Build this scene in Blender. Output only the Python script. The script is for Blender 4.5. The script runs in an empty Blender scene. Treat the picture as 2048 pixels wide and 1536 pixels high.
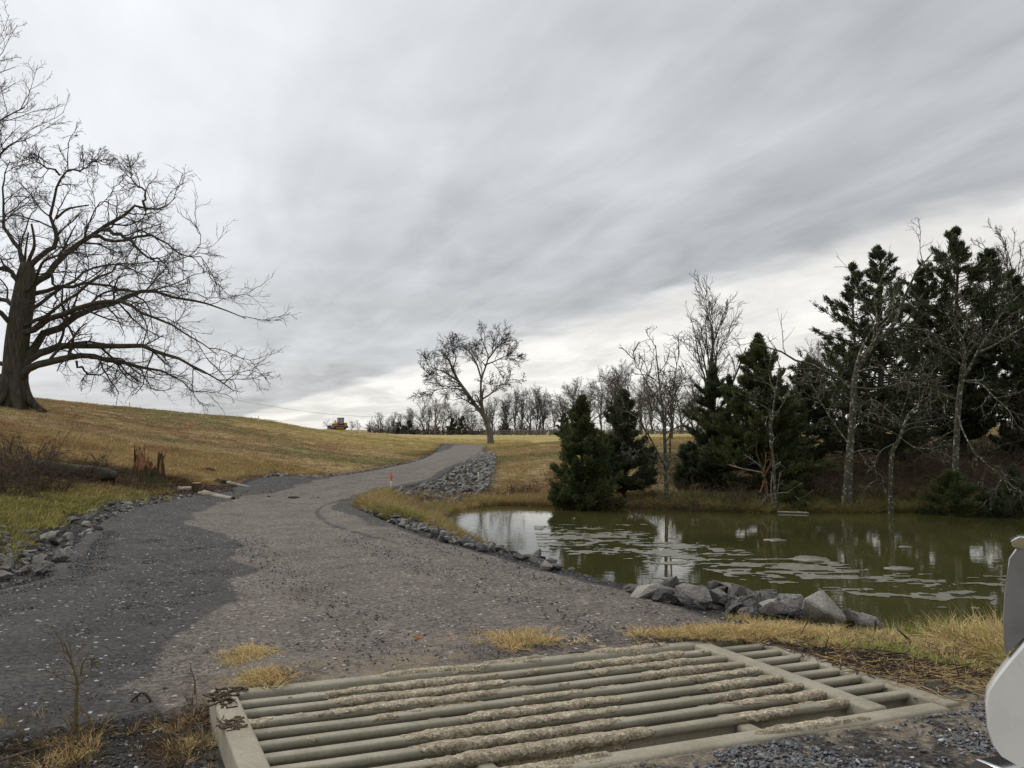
import bpy, bmesh, math, random
import numpy as np
from mathutils import Vector, Matrix

# ------------------------------------------------------------------ camera, sky, sun, exposure
F_PX, HORIZON, CAM_H = 1850.0, 862.0, 1.65          # of a 2048 x 1536 frame
PITCH = math.atan((HORIZON - 768.0) / F_PX)
scene = bpy.context.scene
COL = scene.collection
cam_data = bpy.data.cameras.new('camera')
cam_data.sensor_width = 36.0
cam_data.lens = 36.0 * F_PX / 2048.0
cam_data.clip_start, cam_data.clip_end = 0.05, 6000.0
cam = bpy.data.objects.new('camera', cam_data)
COL.objects.link(cam)
cam.location = (0, 0, CAM_H)
cam.rotation_euler = (math.pi / 2 + PITCH, 0, 0)
scene.camera = cam

SUN_EL, SUN_AZ = math.radians(46), math.radians(-48)   # azimuth from +Y, negative = left
sun_vec = Vector((math.sin(SUN_AZ) * math.cos(SUN_EL), math.cos(SUN_AZ) * math.cos(SUN_EL), math.sin(SUN_EL)))
sd = bpy.data.lights.new('sun', 'SUN')
sd.energy, sd.angle, sd.color = 1.5, math.radians(30), (1.0, 0.955, 0.88)
sun = bpy.data.objects.new('sun', sd)
COL.objects.link(sun)
sun.rotation_euler = sun_vec.to_track_quat('Z', 'Y').to_euler()

scene.view_settings.view_transform = 'Standard'
scene.view_settings.look = 'None'
scene.view_settings.gamma = 1.0
scene.view_settings.exposure = 0.28
scene.view_settings.use_curve_mapping = False
scene.render.engine = 'CYCLES'
scene.cycles.use_denoising = True
scene.cycles.max_bounces = 5
scene.cycles.diffuse_bounces = 3
scene.cycles.glossy_bounces = 3
scene.cycles.transmission_bounces = 3
scene.cycles.transparent_max_bounces = 4
scene.cycles.use_adaptive_sampling = False


class N:
    """tiny node-graph helper"""
    def __init__(self, tree):
        self.t = tree
        self.n, self.l = tree.nodes, tree.links

    def new(self, typ, **kw):
        nd = self.n.new(typ)
        for k, v in kw.items():
            setattr(nd, k, v)
        return nd

    def put(self, sock, v):
        if isinstance(v, bpy.types.NodeSocket):
            self.l.new(v, sock)
        elif v is not None:
            if hasattr(sock, 'default_value'):
                try:
                    sock.default_value = v
                except Exception:
                    sock.default_value = (*v, 1.0)

    def m(self, op, a, b=None, c=None, clamp=False):
        nd = self.new('ShaderNodeMath', operation=op, use_clamp=clamp)
        self.put(nd.inputs[0], a)
        if b is not None: self.put(nd.inputs[1], b)
        if c is not None: self.put(nd.inputs[2], c)
        return nd.outputs[0]

    def vm(self, op, a, b=None):
        nd = self.new('ShaderNodeVectorMath', operation=op)
        self.put(nd.inputs[0], a)
        if b is not None: self.put(nd.inputs[1], b)
        return nd.outputs['Value'] if op in ('DOT_PRODUCT', 'LENGTH') else nd.outputs[0]

    def comb(self, x, y, z):
        nd = self.new('ShaderNodeCombineXYZ')
        for i, v in enumerate((x, y, z)): self.put(nd.inputs[i], v)
        return nd.outputs[0]

    def noise(self, vec, scale, detail=4, rough=0.55, dist=0.0):
        nd = self.new('ShaderNodeTexNoise')
        self.put(nd.inputs['Vector'], vec)
        self.put(nd.inputs['Scale'], scale)
        self.put(nd.inputs['Detail'], detail)
        self.put(nd.inputs['Roughness'], rough)
        self.put(nd.inputs['Distortion'], dist)
        return nd.outputs['Fac']

    def voro(self, vec, scale, feature='F1', out='Distance'):
        nd = self.new('ShaderNodeTexVoronoi', feature=feature)
        self.put(nd.inputs['Vector'], vec)
        self.put(nd.inputs['Scale'], scale)
        return nd.outputs[out]

    def ramp(self, f, a, b, lo=0.0, hi=1.0):
        nd = self.new('ShaderNodeMapRange', interpolation_type='SMOOTHSTEP')
        self.put(nd.inputs[0], f)
        for i, v in enumerate((a, b, lo, hi)): self.put(nd.inputs[i + 1], v)
        return nd.outputs[0]

    def mix(self, f, a, b, mode='MIX'):
        nd = self.new('ShaderNodeMix', data_type='RGBA', blend_type=mode)
        self.put(nd.inputs[0], f)
        for s, v in ((nd.inputs[6], a), (nd.inputs[7], b)):
            if isinstance(v, (tuple, list)) and len(v) == 3: v = (*v, 1.0)
            self.put(s, v)
        return nd.outputs[2]

    def gray(self, v, tint=(1, 1, 1)):
        return self.comb(*[self.m('MULTIPLY', v, t) for t in tint])


def build_world():
    w = bpy.data.worlds.new('World')
    scene.world = w
    w.use_nodes = True
    g = N(w.node_tree)
    g.n.clear()
    out = g.new('ShaderNodeOutputWorld')
    tc = g.new('ShaderNodeTexCoord').outputs['Generated']
    sep = g.new('ShaderNodeSeparateXYZ')
    g.put(sep.inputs[0], tc)
    x, y, z = sep.outputs
    zz = g.m('MAXIMUM', z, 0.004)
    # the cloud deck as a plane overhead: position = direction / height
    px, py = g.m('DIVIDE', x, zz), g.m('DIVIDE', y, zz)
    s = g.m('ADD', g.m('MULTIPLY', px, 0.945), g.m('MULTIPLY', py, 0.328))
    zs = g.m('ADD', g.m('MAXIMUM', z, 0.0), 0.07)
    qx, qy = g.m('DIVIDE', x, zs), g.m('DIVIDE', y, zs)
    qs = g.m('ADD', g.m('MULTIPLY', qx, 0.945), g.m('MULTIPLY', qy, 0.328))
    qt = g.m('ADD', g.m('MULTIPLY', qx, -0.328), g.m('MULTIPLY', qy, 0.945))
    big = g.noise(g.comb(g.m('MULTIPLY', qs, 0.55), g.m('MULTIPLY', qt, 0.24), 3.7), 1.0, 4, 0.5, 0.5)
    streak = g.noise(g.comb(g.m('MULTIPLY', qs, 3.4), g.m('MULTIPLY', qt, 0.85), 1.3), 1.0, 6, 0.55, 0.45)
    fine = g.noise(g.comb(g.m('MULTIPLY', qs, 2.6), g.m('MULTIPLY', qt, 1.9), 8.1), 1.0, 5, 0.5, 0.3)
    # deck brightness
    v = g.ramp(big, 0.32, 0.68, 0.53, 0.69)
    v = g.m('ADD', v, g.m('MULTIPLY', g.m('SUBTRACT', streak, 0.5), g.ramp(s, -1.2, 1.4, 0.1, 0.32)))
    v = g.m('ADD', v, g.m('MULTIPLY', g.m('SUBTRACT', fine, 0.5), 0.2))
    # thin cloud round the veiled sun
    glow = g.vm('DOT_PRODUCT', tc, tuple(sun_vec))
    v = g.m('ADD', v, g.ramp(glow, 0.62, 1.0, 0.0, 0.2))
    # underside of the thicker belt along the deck's edge
    belt = g.m('MULTIPLY', g.ramp(s, -0.4, 1.9), g.ramp(s, 3.8, 2.9))
    v = g.m('SUBTRACT', v, g.m('MULTIPLY', belt, 0.15))
    # beyond the deck's edge: thin bright high cloud
    e = g.m('ADD', s, g.m('MULTIPLY', g.m('SUBTRACT', fine, 0.5), 1.1))
    edge = g.ramp(e, 3.0, 3.75)
    hi_n = g.noise(g.comb(g.m('MULTIPLY', qs, 1.3), g.m('MULTIPLY', qt, 0.55), 5.5), 1.0, 6, 0.6, 0.6)
    hv = g.ramp(hi_n, 0.36, 0.66, 0.62, 0.84)
    deck = g.gray(v, (0.975, 0.995, 1.025))
    high = g.gray(hv, (1.02, 1.0, 0.955))
    cloud = g.mix(edge, deck, high)
    sky = g.new('ShaderNodeTexSky', sky_type='NISHITA', sun_disc=False)
    sky.sun_elevation, sky.sun_rotation = SUN_EL, SUN_AZ
    skyc = g.vm('SCALE', sky.outputs[0]); 
    skyc.node.inputs['Scale'].default_value = 0.1
    col = g.mix(0.95, skyc, cloud)
    bg = g.new('ShaderNodeBackground')
    g.put(bg.inputs['Color'], col)
    bg.inputs['Strength'].default_value = 1.0
    g.l.new(bg.outputs[0], out.inputs['Surface'])


build_world()

# ------------------------------------------------------------------ helpers
CA, SA = math.cos(PITCH), math.sin(PITCH)


def ray(px, py):
    a, b = (px - 1024.0) / F_PX, (768.0 - py) / F_PX
    return np.array([a, CA - b * SA, SA + b * CA])


def P(px, py, Y):
    """world point seen at a picture position, Y metres ahead"""
    d = ray(px, py)
    return np.array([0, 0, CAM_H]) + d * (Y / d[1])


def G(px, py, z=0.0):
    """world point seen at a picture position, at height z"""
    d = ray(px, py)
    return np.array([0, 0, CAM_H]) + d * ((z - CAM_H) / d[2])


rng = np.random.default_rng(7)
random.seed(7)


def unit(a):
    return a / np.maximum(np.linalg.norm(a, axis=-1, keepdims=True), 1e-9)


_perm = np.random.default_rng(11).random((256, 256))


def vnoise(x, y):
    xi, yi = np.floor(x).astype(int), np.floor(y).astype(int)
    fx, fy = x - xi, y - yi
    fx, fy = fx * fx * (3 - 2 * fx), fy * fy * (3 - 2 * fy)
    a, b = _perm[xi & 255, yi & 255], _perm[(xi + 1) & 255, yi & 255]
    c, d = _perm[xi & 255, (yi + 1) & 255], _perm[(xi + 1) & 255, (yi + 1) & 255]
    return (a + (b - a) * fx) * (1 - fy) + (c + (d - c) * fx) * fy


def fbm(x, y, oct=4, gain=0.5):
    x, y = np.asarray(x, float), np.asarray(y, float)
    s, a, t = 0.0, 1.0, 0.0
    for i in range(oct):
        s = s + a * vnoise(x * 2 ** i + 17.3 * i, y * 2 ** i + 5.1 * i)
        t += a
        a *= gain
    return s / t


def sstep(a, b, x):
    t = np.clip((x - a) / (b - a), 0, 1)
    return t * t * (3 - 2 * t)


def mesh_np(name, V, quads=None, tris=None, smooth=True, mats=()):
    V = np.asarray(V, np.float32)
    nq = 0 if quads is None else len(quads)
    nt = 0 if tris is None else len(tris)
    loops = []
    if nq: loops.append(np.asarray(quads, np.int32).ravel())
    if nt: loops.append(np.asarray(tris, np.int32).ravel())
    loops = np.concatenate(loops)
    tot = np.concatenate([np.full(nq, 4, np.int32), np.full(nt, 3, np.int32)])
    start = np.concatenate([[0], np.cumsum(tot)[:-1]]).astype(np.int32)
    me = bpy.data.meshes.new(name)
    me.vertices.add(len(V))
    me.vertices.foreach_set('co', V.ravel())
    me.loops.add(len(loops))
    me.loops.foreach_set('vertex_index', loops)
    me.polygons.add(nq + nt)
    me.polygons.foreach_set('loop_start', start)
    me.polygons.foreach_set('loop_total', tot)
    me.polygons.foreach_set('use_smooth', np.full(nq + nt, smooth, bool))
    for m_ in mats: me.materials.append(m_)
    me.update(calc_edges=True)
    me.validate()
    return me


def vcol(me, name, C):
    at = me.attributes.new(name, 'FLOAT_COLOR', 'POINT')
    C = np.asarray(C, np.float32)
    if C.shape[1] == 3: C = np.concatenate([C, np.ones((len(C), 1), np.float32)], 1)
    at.data.foreach_set('color', C.ravel())


def vfloat(me, name, A):
    at = me.attributes.new(name, 'FLOAT', 'POINT')
    at.data.foreach_set('value', np.asarray(A, np.float32))


def obj(name, me, parent=None, mat=None, loc=None, rot=None, scale=None):
    o = bpy.data.objects.new(name, me)
    COL.objects.link(o)
    if mat is not None and me is not None and not me.materials: me.materials.append(mat)
    if parent is not None: o.parent = parent
    if loc is not None: o.location = loc
    if rot is not None: o.rotation_euler = rot
    if scale is not None: o.scale = scale if hasattr(scale, '__len__') else (scale,) * 3
    return o


def tag(o, label=None, cat=None, group=None, kind=None):
    if label: o['label'] = label
    if cat: o['category'] = cat
    if group: o['group'] = group
    if kind: o['kind'] = kind
    return o


def thing(name, label, cat, loc=(0, 0, 0), rotz=0.0, group=None):
    o = obj(name, None, loc=tuple(loc), rot=(0, 0, rotz))
    return tag(o, label, cat, group)


class Tubes:
    """collects tapered tubes, builds them as one mesh"""
    def __init__(self):
        self.items = []

    def add(self, P_, R_, sides=5):
        P_, R_ = np.asarray(P_, float), np.asarray(R_, float)
        if P_.ndim == 2: P_, R_ = P_[None], R_[None]
        self.items.append((P_, R_, sides))

    def mesh(self, name, mat=None, origin=(0, 0, 0), smooth=True):
        Vs, Qs, Ts, base = [], [], [], 0
        for Pn, Rn, k in self.items:
            M, n, _ = Pn.shape
            T = np.empty_like(Pn)
            T[:, 1:-1] = Pn[:, 2:] - Pn[:, :-2]
            T[:, 0] = Pn[:, 1] - Pn[:, 0]
            T[:, -1] = Pn[:, -1] - Pn[:, -2]
            T = unit(T)
            mt = np.abs(unit(Pn[:, -1] - Pn[:, 0]))
            ref = np.zeros((M, 3))
            ref[np.arange(M), np.argmin(mt, axis=1)] = 1
            A = unit(np.cross(T, ref[:, None, :]))
            B = np.cross(T, A)
            ang = np.arange(k) * 2 * np.pi / k
            ring = A[:, :, None, :] * np.cos(ang)[None, None, :, None] + B[:, :, None, :] * np.sin(ang)[None, None, :, None]
            V = Pn[:, :, None, :] + ring * Rn[:, :, None, None]
            idx = (np.arange(M * n * k).reshape(M, n, k)) + base
            a = idx[:, :-1]
            b = idx[:, 1:]
            q = np.stack([a, np.roll(a, -1, 2), np.roll(b, -1, 2), b], -1).reshape(-1, 4)
            Vs.append(V.reshape(-1, 3))
            Qs.append(q)
            last = idx[:, -1]
            cap = [np.stack([last[:, 0], last[:, j], last[:, j + 1]], -1) for j in range(1, k - 1)]
            Ts.append(np.concatenate(cap))
            base += M * n * k
        V = np.concatenate(Vs) - np.asarray(origin)
        me = mesh_np(name, V, np.concatenate(Qs), np.concatenate(Ts), smooth)
        if mat: me.materials.append(mat)
        return me


def grow(Pn, Rn, K, n, t0, t1, amin, amax, lr, lvar, wig, trop, rk, rmin, r_, fall=0.5, flat=1.0, tip=0.35, lmin=0.0, lmax=1e9):
    """children of a batch of branches, all at once"""
    M, m, _ = Pn.shape
    Lp = np.linalg.norm(np.diff(Pn, axis=1), axis=2).sum(1)
    t = t0 + (t1 - t0) * (np.arange(K)[None] + r_.random((M, K))) / K
    fi = t * (m - 1)
    i = np.minimum(fi.astype(int), m - 2)
    fr = (fi - i)[..., None]
    ix = np.arange(M)[:, None]
    A, B = Pn[ix, i], Pn[ix, i + 1]
    pos = A + (B - A) * fr
    T = unit(B - A)
    r0 = Rn[ix, i] + (Rn[ix, i + 1] - Rn[ix, i]) * fr[..., 0]
    rv = r_.normal(size=(M, K, 3)) * np.array([1, 1, flat])
    rv -= (rv * T).sum(-1, keepdims=True) * T
    rv = unit(rv)
    a = (amin + (amax - amin) * r_.random((M, K)))[..., None]
    d = T * np.cos(a) + rv * np.sin(a)
    L = Lp[:, None] * lr * (1 - fall * t) * (1 + lvar * (2 * r_.random((M, K)) - 1))
    L = np.clip(L, lmin, lmax * (.75 + .5 * r_.random((M, K))))
    st = (L / (n - 1))[..., None]
    out = np.empty((M, K, n, 3))
    out[:, :, 0] = pos
    up = np.array([0, 0, trop])
    for k in range(1, n):
        d = unit(d + wig * r_.normal(size=d.shape) + up)
        out[:, :, k] = out[:, :, k - 1] + d * st
    r1 = np.maximum(r0 * rk, rmin)
    R = r1[..., None] * np.linspace(1, tip, n)[None, None]
    R = np.maximum(R, rmin * 0.6)
    return out.reshape(M * K, n, 3), R.reshape(M * K, n)


def resample(pts, n):
    """smooth Catmull-Rom through the points, n samples"""
    p = np.asarray(pts, float)
    p = np.concatenate([[2 * p[0] - p[1]], p, [2 * p[-1] - p[-2]]])
    m = len(p) - 3
    out = []
    for t in np.linspace(0, m, n):
        i = min(int(t), m - 1)
        f = t - i
        a, b, c, d = p[i:i + 4]
        out.append(0.5 * (2 * b + (c - a) * f + (2 * a - 5 * b + 4 * c - d) * f * f + (3 * b - a - 3 * c + d) * f ** 3))
    return np.array(out)


def polydist(x, y, poly):
    """signed distance to a polygon, positive outside"""
    x, y = np.asarray(x, float).ravel(), np.asarray(y, float).ravel()
    poly = np.asarray(poly, float)
    d = np.full(len(x), 1e18)
    ins = np.zeros(len(x), bool)
    for i in range(len(poly)):
        a, b = poly[i], poly[(i + 1) % len(poly)]
        e = b - a
        t = np.clip(((x - a[0]) * e[0] + (y - a[1]) * e[1]) / (e @ e + 1e-12), 0, 1)
        d = np.minimum(d, (x - a[0] - t * e[0]) ** 2 + (y - a[1] - t * e[1]) ** 2)
        c = (a[1] > y) != (b[1] > y)
        xi = a[0] + (y - a[1]) / (b[1] - a[1] if abs(b[1] - a[1]) > 1e-12 else 1e-12) * e[0]
        ins ^= c & (x < xi)
    d = np.sqrt(d)
    return np.where(ins, -d, d)


# ------------------------------------------------------------------ materials
def material(name, rough=0.9, spec=0.2):
    m = bpy.data.materials.new(name)
    m.use_nodes = True
    g = N(m.node_tree)
    b = g.n['Principled BSDF']
    b.inputs['Roughness'].default_value = rough
    b.inputs['Specular IOR Level'].default_value = spec
    return m, g, b


def bump(g, b, h, strength, dist):
    nd = g.new('ShaderNodeBump')
    nd.inputs['Strength'].default_value = strength
    nd.inputs['Distance'].default_value = dist
    g.put(nd.inputs['Height'], h)
    g.l.new(nd.outputs[0], b.inputs['Normal'])


def attr(g, name, typ='GEOMETRY'):
    nd = g.new('ShaderNodeAttribute', attribute_name=name, attribute_type=typ)
    return nd


def world_pos(g):
    return g.new('ShaderNodeNewGeometry').outputs['Position']


def obj_pos(g):
    return g.new('ShaderNodeTexCoord').outputs['Object']


def simple_mat(name, c1, c2, scale=6.0, rough=0.9, bstr=0.4, bdist=0.01, spec=0.2, detail=6):
    m, g, b = material(name, rough, spec)
    p = obj_pos(g)
    f = g.noise(p, scale, detail, 0.6)
    g.put(b.inputs['Base Color'], g.mix(g.ramp(f, 0.32, 0.68), c1, c2))
    bump(g, b, f, bstr, bdist)
    return m


def bark_mat(name, dark, light, moss=None, lichen=0.0, scale=5.0):
    m, g, b = material(name, 0.95, 0.1)
    p = obj_pos(g)
    st = g.vm('MULTIPLY', p, (1, 1, 0.22))
    f = g.noise(st, scale * 3.0, 6, 0.65)
    c = g.mix(g.ramp(f, 0.3, 0.7), dark, light)
    if moss is not None:
        mo = g.ramp(g.noise(p, scale * 0.35, 4, 0.6), 0.5, 0.66)
        c = g.mix(g.m('MULTIPLY', mo, 0.7), c, moss)
    if lichen:
        li = g.ramp(g.noise(p, scale * 1.6, 4, 0.6), 0.62 - lichen * 0.25, 0.72 - lichen * 0.2)
        c = g.mix(li, c, (0.33, 0.34, 0.27))
    g.put(b.inputs['Base Color'], c)
    bump(g, b, f, 0.8, 0.02)
    return m


def gravel_color(g, p, loose):
    """crushed grey stone; loose = 1 dark loose shoulder, 0 = packed with fines"""
    vs = g.voro(p, 42.0, out='Color')
    sep = g.new('ShaderNodeSeparateColor'); g.put(sep.inputs[0], vs)
    stone = g.ramp(sep.outputs[0], 0.0, 1.0, 0.55, 1.45)
    pale = g.ramp(sep.outputs[1], 0.982, 0.992)
    n1 = g.noise(p, 1.3, 7, 0.68)
    n2 = g.noise(p, 160.0, 3, 0.7)
    packed = g.mix(g.ramp(n1, 0.3, 0.7), (0.108, 0.092, 0.078), (0.165, 0.142, 0.122))
    loosec = g.mix(g.ramp(n1, 0.3, 0.7), (0.042, 0.038, 0.035), (0.07, 0.064, 0.059))
    base = g.mix(loose, packed, loosec)
    var = g.m('MULTIPLY', stone, g.ramp(n2, 0.25, 0.75, 0.6, 1.4))
    c = g.mix(1.0, base, g.gray(var), 'MULTIPLY')
    c = g.mix(g.m('MULTIPLY', pale, 0.75), c, (0.5, 0.49, 0.47))
    h = g.m('ADD', g.voro(p, 42.0), g.m('MULTIPLY', n2, 0.7))
    return c, h


def make_gravel():
    m, g, b = material('gravel', 0.88, 0.25)
    p = world_pos(g)
    lo = attr(g, 'loose').outputs['Fac']
    wob = g.m('ADD', lo, g.m('MULTIPLY', g.m('SUBTRACT', g.noise(p, 3.0, 5, 0.7), 0.5), 0.9))
    c, h = gravel_color(g, p, g.ramp(wob, 0.3, 0.62))
    dirt = attr(g, 'dirt').outputs['Fac']
    dn = g.m('MULTIPLY', dirt, g.ramp(g.noise(p, 7.0, 5, 0.65), 0.35, 0.6))
    c = g.mix(dn, c, (0.23, 0.185, 0.125))
    g.put(b.inputs['Base Color'], c)
    bump(g, b, h, 0.9, 0.012)
    return m


def make_ground():
    m, g, b = material('meadow_ground', 0.95, 0.1)
    p = world_pos(g)
    c = attr(g, 'col').outputs['Color']
    st = g.vm('MULTIPLY', p, (1.0, 1.0, 1.6))
    n1 = g.noise(st, 9.0, 6, 0.7)
    n2 = g.noise(st, 55.0, 4, 0.7)
    var = g.m('MULTIPLY', g.ramp(n1, 0.25, 0.75, 0.55, 1.4), g.ramp(n2, 0.25, 0.75, 0.6, 1.4))
    c = g.mix(1.0, c, g.gray(var), 'MULTIPLY')
    gr = attr(g, 'gravel').outputs['Fac']
    gc, h = gravel_color(g, p, 1.0)
    gm = g.ramp(g.m('ADD', gr, g.m('MULTIPLY', g.m('SUBTRACT', g.noise(p, 4.0, 5, 0.7), 0.5), 0.7)), 0.4, 0.6)
    dirt = attr(g, 'dirt').outputs['Fac']
    dn = g.m('MULTIPLY', dirt, g.ramp(g.noise(p, 2.4, 6, 0.7), 0.42, 0.56))
    dc = g.mix(1.0, (0.25, 0.212, 0.16), g.gray(var), 'MULTIPLY')
    gc = g.mix(dn, gc, dc)
    g.put(b.inputs['Base Color'], g.mix(gm, c, gc))
    bump(g, b, g.m('ADD', g.m('ADD', n1, g.m('MULTIPLY', n2, 0.4)), g.m('MULTIPLY', h, g.m('MULTIPLY', gm, 0.3))), 0.8, 0.05)
    return m


def make_blade(name, rough=0.8):
    """grass blades: colour comes with each tuft"""
    m, g, b = material(name, rough, 0.15)
    c = attr(g, 'col', 'INSTANCER').outputs['Color']
    p = obj_pos(g)
    f = g.noise(p, 23.0, 3, 0.6)
    c = g.mix(1.0, c, g.gray(g.ramp(f, 0.2, 0.8, 0.6, 1.5)), 'MULTIPLY')
    g.put(b.inputs['Base Color'], c)
    return m


def make_rock(name, c1, c2, pale):
    m, g, b = material(name, 0.85, 0.25)
    p = obj_pos(g)
    rnd = g.new('ShaderNodeObjectInfo').outputs['Random']
    off = g.vm('ADD', p, g.comb(g.m('MULTIPLY', rnd, 37.0), g.m('MULTIPLY', rnd, 91.0), 0.0))
    f = g.noise(off, 2.2, 6, 0.65)
    f2 = g.noise(off, 14.0, 5, 0.7)
    c = g.mix(g.ramp(f, 0.3, 0.7), c1, c2)
    c = g.mix(1.0, c, g.mix(g.ramp(g.m('FRACT', g.m('MULTIPLY', rnd, 7.3)), 0.0, 1.0), (0.55, 0.54, 0.55), (1.55, 1.48, 1.36)), 'MULTIPLY')
    c = g.mix(g.m('MULTIPLY', g.ramp(g.m('ADD', f2, g.m('MULTIPLY', rnd, 0.22)), 0.6, 0.8), 0.75), c, pale)
    g.put(b.inputs['Base Color'], c)
    bump(g, b, g.m('ADD', f, g.m('MULTIPLY', f2, 0.8)), 0.9, 0.08)
    return m


def make_concrete():
    m, g, b = material('cast_concrete', 0.82, 0.25)
    p = obj_pos(g)
    f = g.noise(p, 2.2, 6, 0.6)
    f2 = g.noise(p, 45.0, 5, 0.7)
    run = g.noise(g.vm('MULTIPLY', p, (9.0, 9.0, 1.2)), 3.0, 4, 0.6)
    c = g.mix(g.ramp(f, 0.3, 0.7), (0.225, 0.205, 0.15), (0.31, 0.285, 0.22))
    c = g.mix(g.m('MULTIPLY', g.ramp(run, 0.5, 0.75), 0.4), c, (0.2, 0.185, 0.14))
    c = g.mix(1.0, c, g.gray(g.ramp(f2, 0.2, 0.8, 0.82, 1.18)), 'MULTIPLY')
    g.put(b.inputs['Base Color'], c)
    bump(g, b, g.m('ADD', f2, g.m('MULTIPLY', f, 0.5)), 0.35, 0.004)
    return m


def make_crust():
    m, g, b = material('caked_aggregate', 0.95, 0.15)
    p = obj_pos(g)
    vs = g.voro(p, 55.0, out='Color')
    sep = g.new('ShaderNodeSeparateColor'); g.put(sep.inputs[0], vs)
    f = g.noise(p, 9.0, 6, 0.7)
    f2 = g.noise(p, 90.0, 4, 0.7)
    c = g.mix(g.ramp(f, 0.3, 0.7), (0.31, 0.262, 0.185), (0.47, 0.41, 0.305))
    c = g.mix(1.0, c, g.gray(g.m('MULTIPLY', g.ramp(sep.outputs[0], 0, 1, 0.72, 1.3), g.ramp(f2, 0.25, 0.75, 0.65, 1.3))), 'MULTIPLY')
    g.put(b.inputs['Base Color'], c)
    bump(g, b, g.m('ADD', g.voro(p, 55.0), f2), 1.0, 0.012)
    return m


def make_water():
    m, g, b = material('pond_water', 0.035, 0.5)
    p = world_pos(g)
    n = g.noise(p, 0.25, 3, 0.5)
    g.put(b.inputs['Base Color'], g.mix(g.ramp(n, 0.35, 0.65), (0.042, 0.042, 0.015), (0.062, 0.058, 0.02)))
    b.inputs['IOR'].default_value = 1.33
    r = g.noise(g.vm('MULTIPLY', p, (1.0, 2.2, 1.0)), 2.0, 3, 0.5)
    bump(g, b, r, 0.09, 0.02)
    return m


def make_leaf(name, c1, c2):
    m, g, b = material(name, 0.75, 0.2)
    p = obj_pos(g)
    f = g.noise(p, 0.9, 4, 0.6)
    f2 = g.noise(p, 11.0, 3, 0.6)
    c = g.mix(g.ramp(f, 0.35, 0.65), c1, c2)
    c = g.mix(1.0, c, g.gray(g.ramp(f2, 0.25, 0.75, 0.55, 1.5)), 'MULTIPLY')
    g.put(b.inputs['Base Color'], c)
    tl = g.new('ShaderNodeBsdfTranslucent')
    g.put(tl.inputs[0], c)
    mx = g.new('ShaderNodeMixShader')
    mx.inputs[0].default_value = .3
    g.l.new(b.outputs[0], mx.inputs[1])
    g.l.new(tl.outputs[0], mx.inputs[2])
    g.l.new(mx.outputs[0], g.n['Material Output'].inputs['Surface'])
    return m


M_GROUND, M_GRAVEL, M_WATER = make_ground(), make_gravel(), make_water()
M_BLADE = make_blade('grass_blade')
M_ROCK = make_rock('grey_limestone', (0.085, 0.08, 0.08), (0.19, 0.18, 0.172), (0.36, 0.35, 0.32))
M_BOULDER = make_rock('pale_limestone', (0.26, 0.25, 0.235), (0.36, 0.35, 0.325), (0.44, 0.43, 0.4))
M_CONC, M_CRUST = make_concrete(), make_crust()
M_OAK = bark_mat('oak_bark', (0.045, 0.038, 0.032), (0.105, 0.09, 0.075), moss=(0.06, 0.07, 0.025), scale=2.5)
M_OAKTWIG = simple_mat('oak_twig', (0.05, 0.042, 0.036), (0.08, 0.07, 0.06), 3.0)
M_GREYBARK = bark_mat('grey_bark', (0.085, 0.075, 0.062), (0.17, 0.155, 0.13), moss=(0.11, 0.12, 0.05), scale=2.0)
M_LICHEN = bark_mat('lichen_bark', (0.05, 0.048, 0.036), (0.1, 0.095, 0.07), moss=(0.085, 0.09, 0.04), lichen=0.35, scale=7.0)
M_FARBARK = simple_mat('far_bark', (0.065, 0.056, 0.05), (0.115, 0.1, 0.088), 1.0)
M_BRAMBLE = simple_mat('bramble_stem', (0.05, 0.034, 0.024), (0.095, 0.066, 0.045), 4.0)
M_TWIG = simple_mat('dead_twig', (0.055, 0.04, 0.028), (0.13, 0.1, 0.065), 9.0)
M_SILVER = simple_mat('silver_deadwood', (0.21, 0.19, 0.15), (0.33, 0.31, 0.26), 9.0)
M_CEDARBARK = bark_mat('cedar_bark', (0.045, 0.035, 0.028), (0.085, 0.068, 0.055), scale=5.0)
M_CEDAR = make_leaf('cedar_foliage', (0.06, 0.078, 0.03), (0.105, 0.115, 0.042))
M_CEDAR2 = make_leaf('cedar_foliage_blue', (0.055, 0.07, 0.038), (0.092, 0.104, 0.05))
M_RED = simple_mat('split_heartwood', (0.13, 0.06, 0.03), (0.34, 0.19, 0.095), 9.0)
M_ROTTEN = bark_mat('rotten_wood', (0.035, 0.027, 0.02), (0.11, 0.075, 0.045), moss=(0.045, 0.06, 0.018), scale=4.0)

# ------------------------------------------------------------------ layout of the land
WATER_Z = -0.55
# road edges, picked at road level
ROAD_L = [(-6.9, 3.35)] + [tuple(G(*q)[:2]) for q in [(0, 1177), (75, 1142), (119, 1111), (150, 1083), (194, 1052), (250, 1030),
          (312, 1011), (406, 992), (469, 980), (531, 967), (637, 958), (747, 943), (819, 927), (860, 912), (879, 899)]] + \
         [(-7.2, 100), (-13, 107), (-30, 112)]
ROAD_R = [(2.2, 7.2)] + [tuple(G(*q)[:2]) for q in [(1310, 1195), (1100, 1140), (960, 1100), (872, 1077), (800, 1050), (747, 1027),
          (713, 1002), (782, 977), (872, 955), (904, 940), (966, 912), (972, 900)]] + [(-2.6, 98), (-5, 108), (-13, 115), (-30, 120)]


def along(pl, n):
    pl = resample(pl, 400)
    d = np.concatenate([[0], np.cumsum(np.linalg.norm(np.diff(pl, axis=0), axis=1))])
    s = np.linspace(0, d[-1], n)
    return np.stack([np.interp(s, d, pl[:, i]) for i in range(2)], 1), s


def by_y(pl, ys):
    pl = resample(pl, 600)
    o = np.argsort(pl[:, 1])
    return np.interp(ys, pl[o, 1], pl[o, 0])


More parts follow.
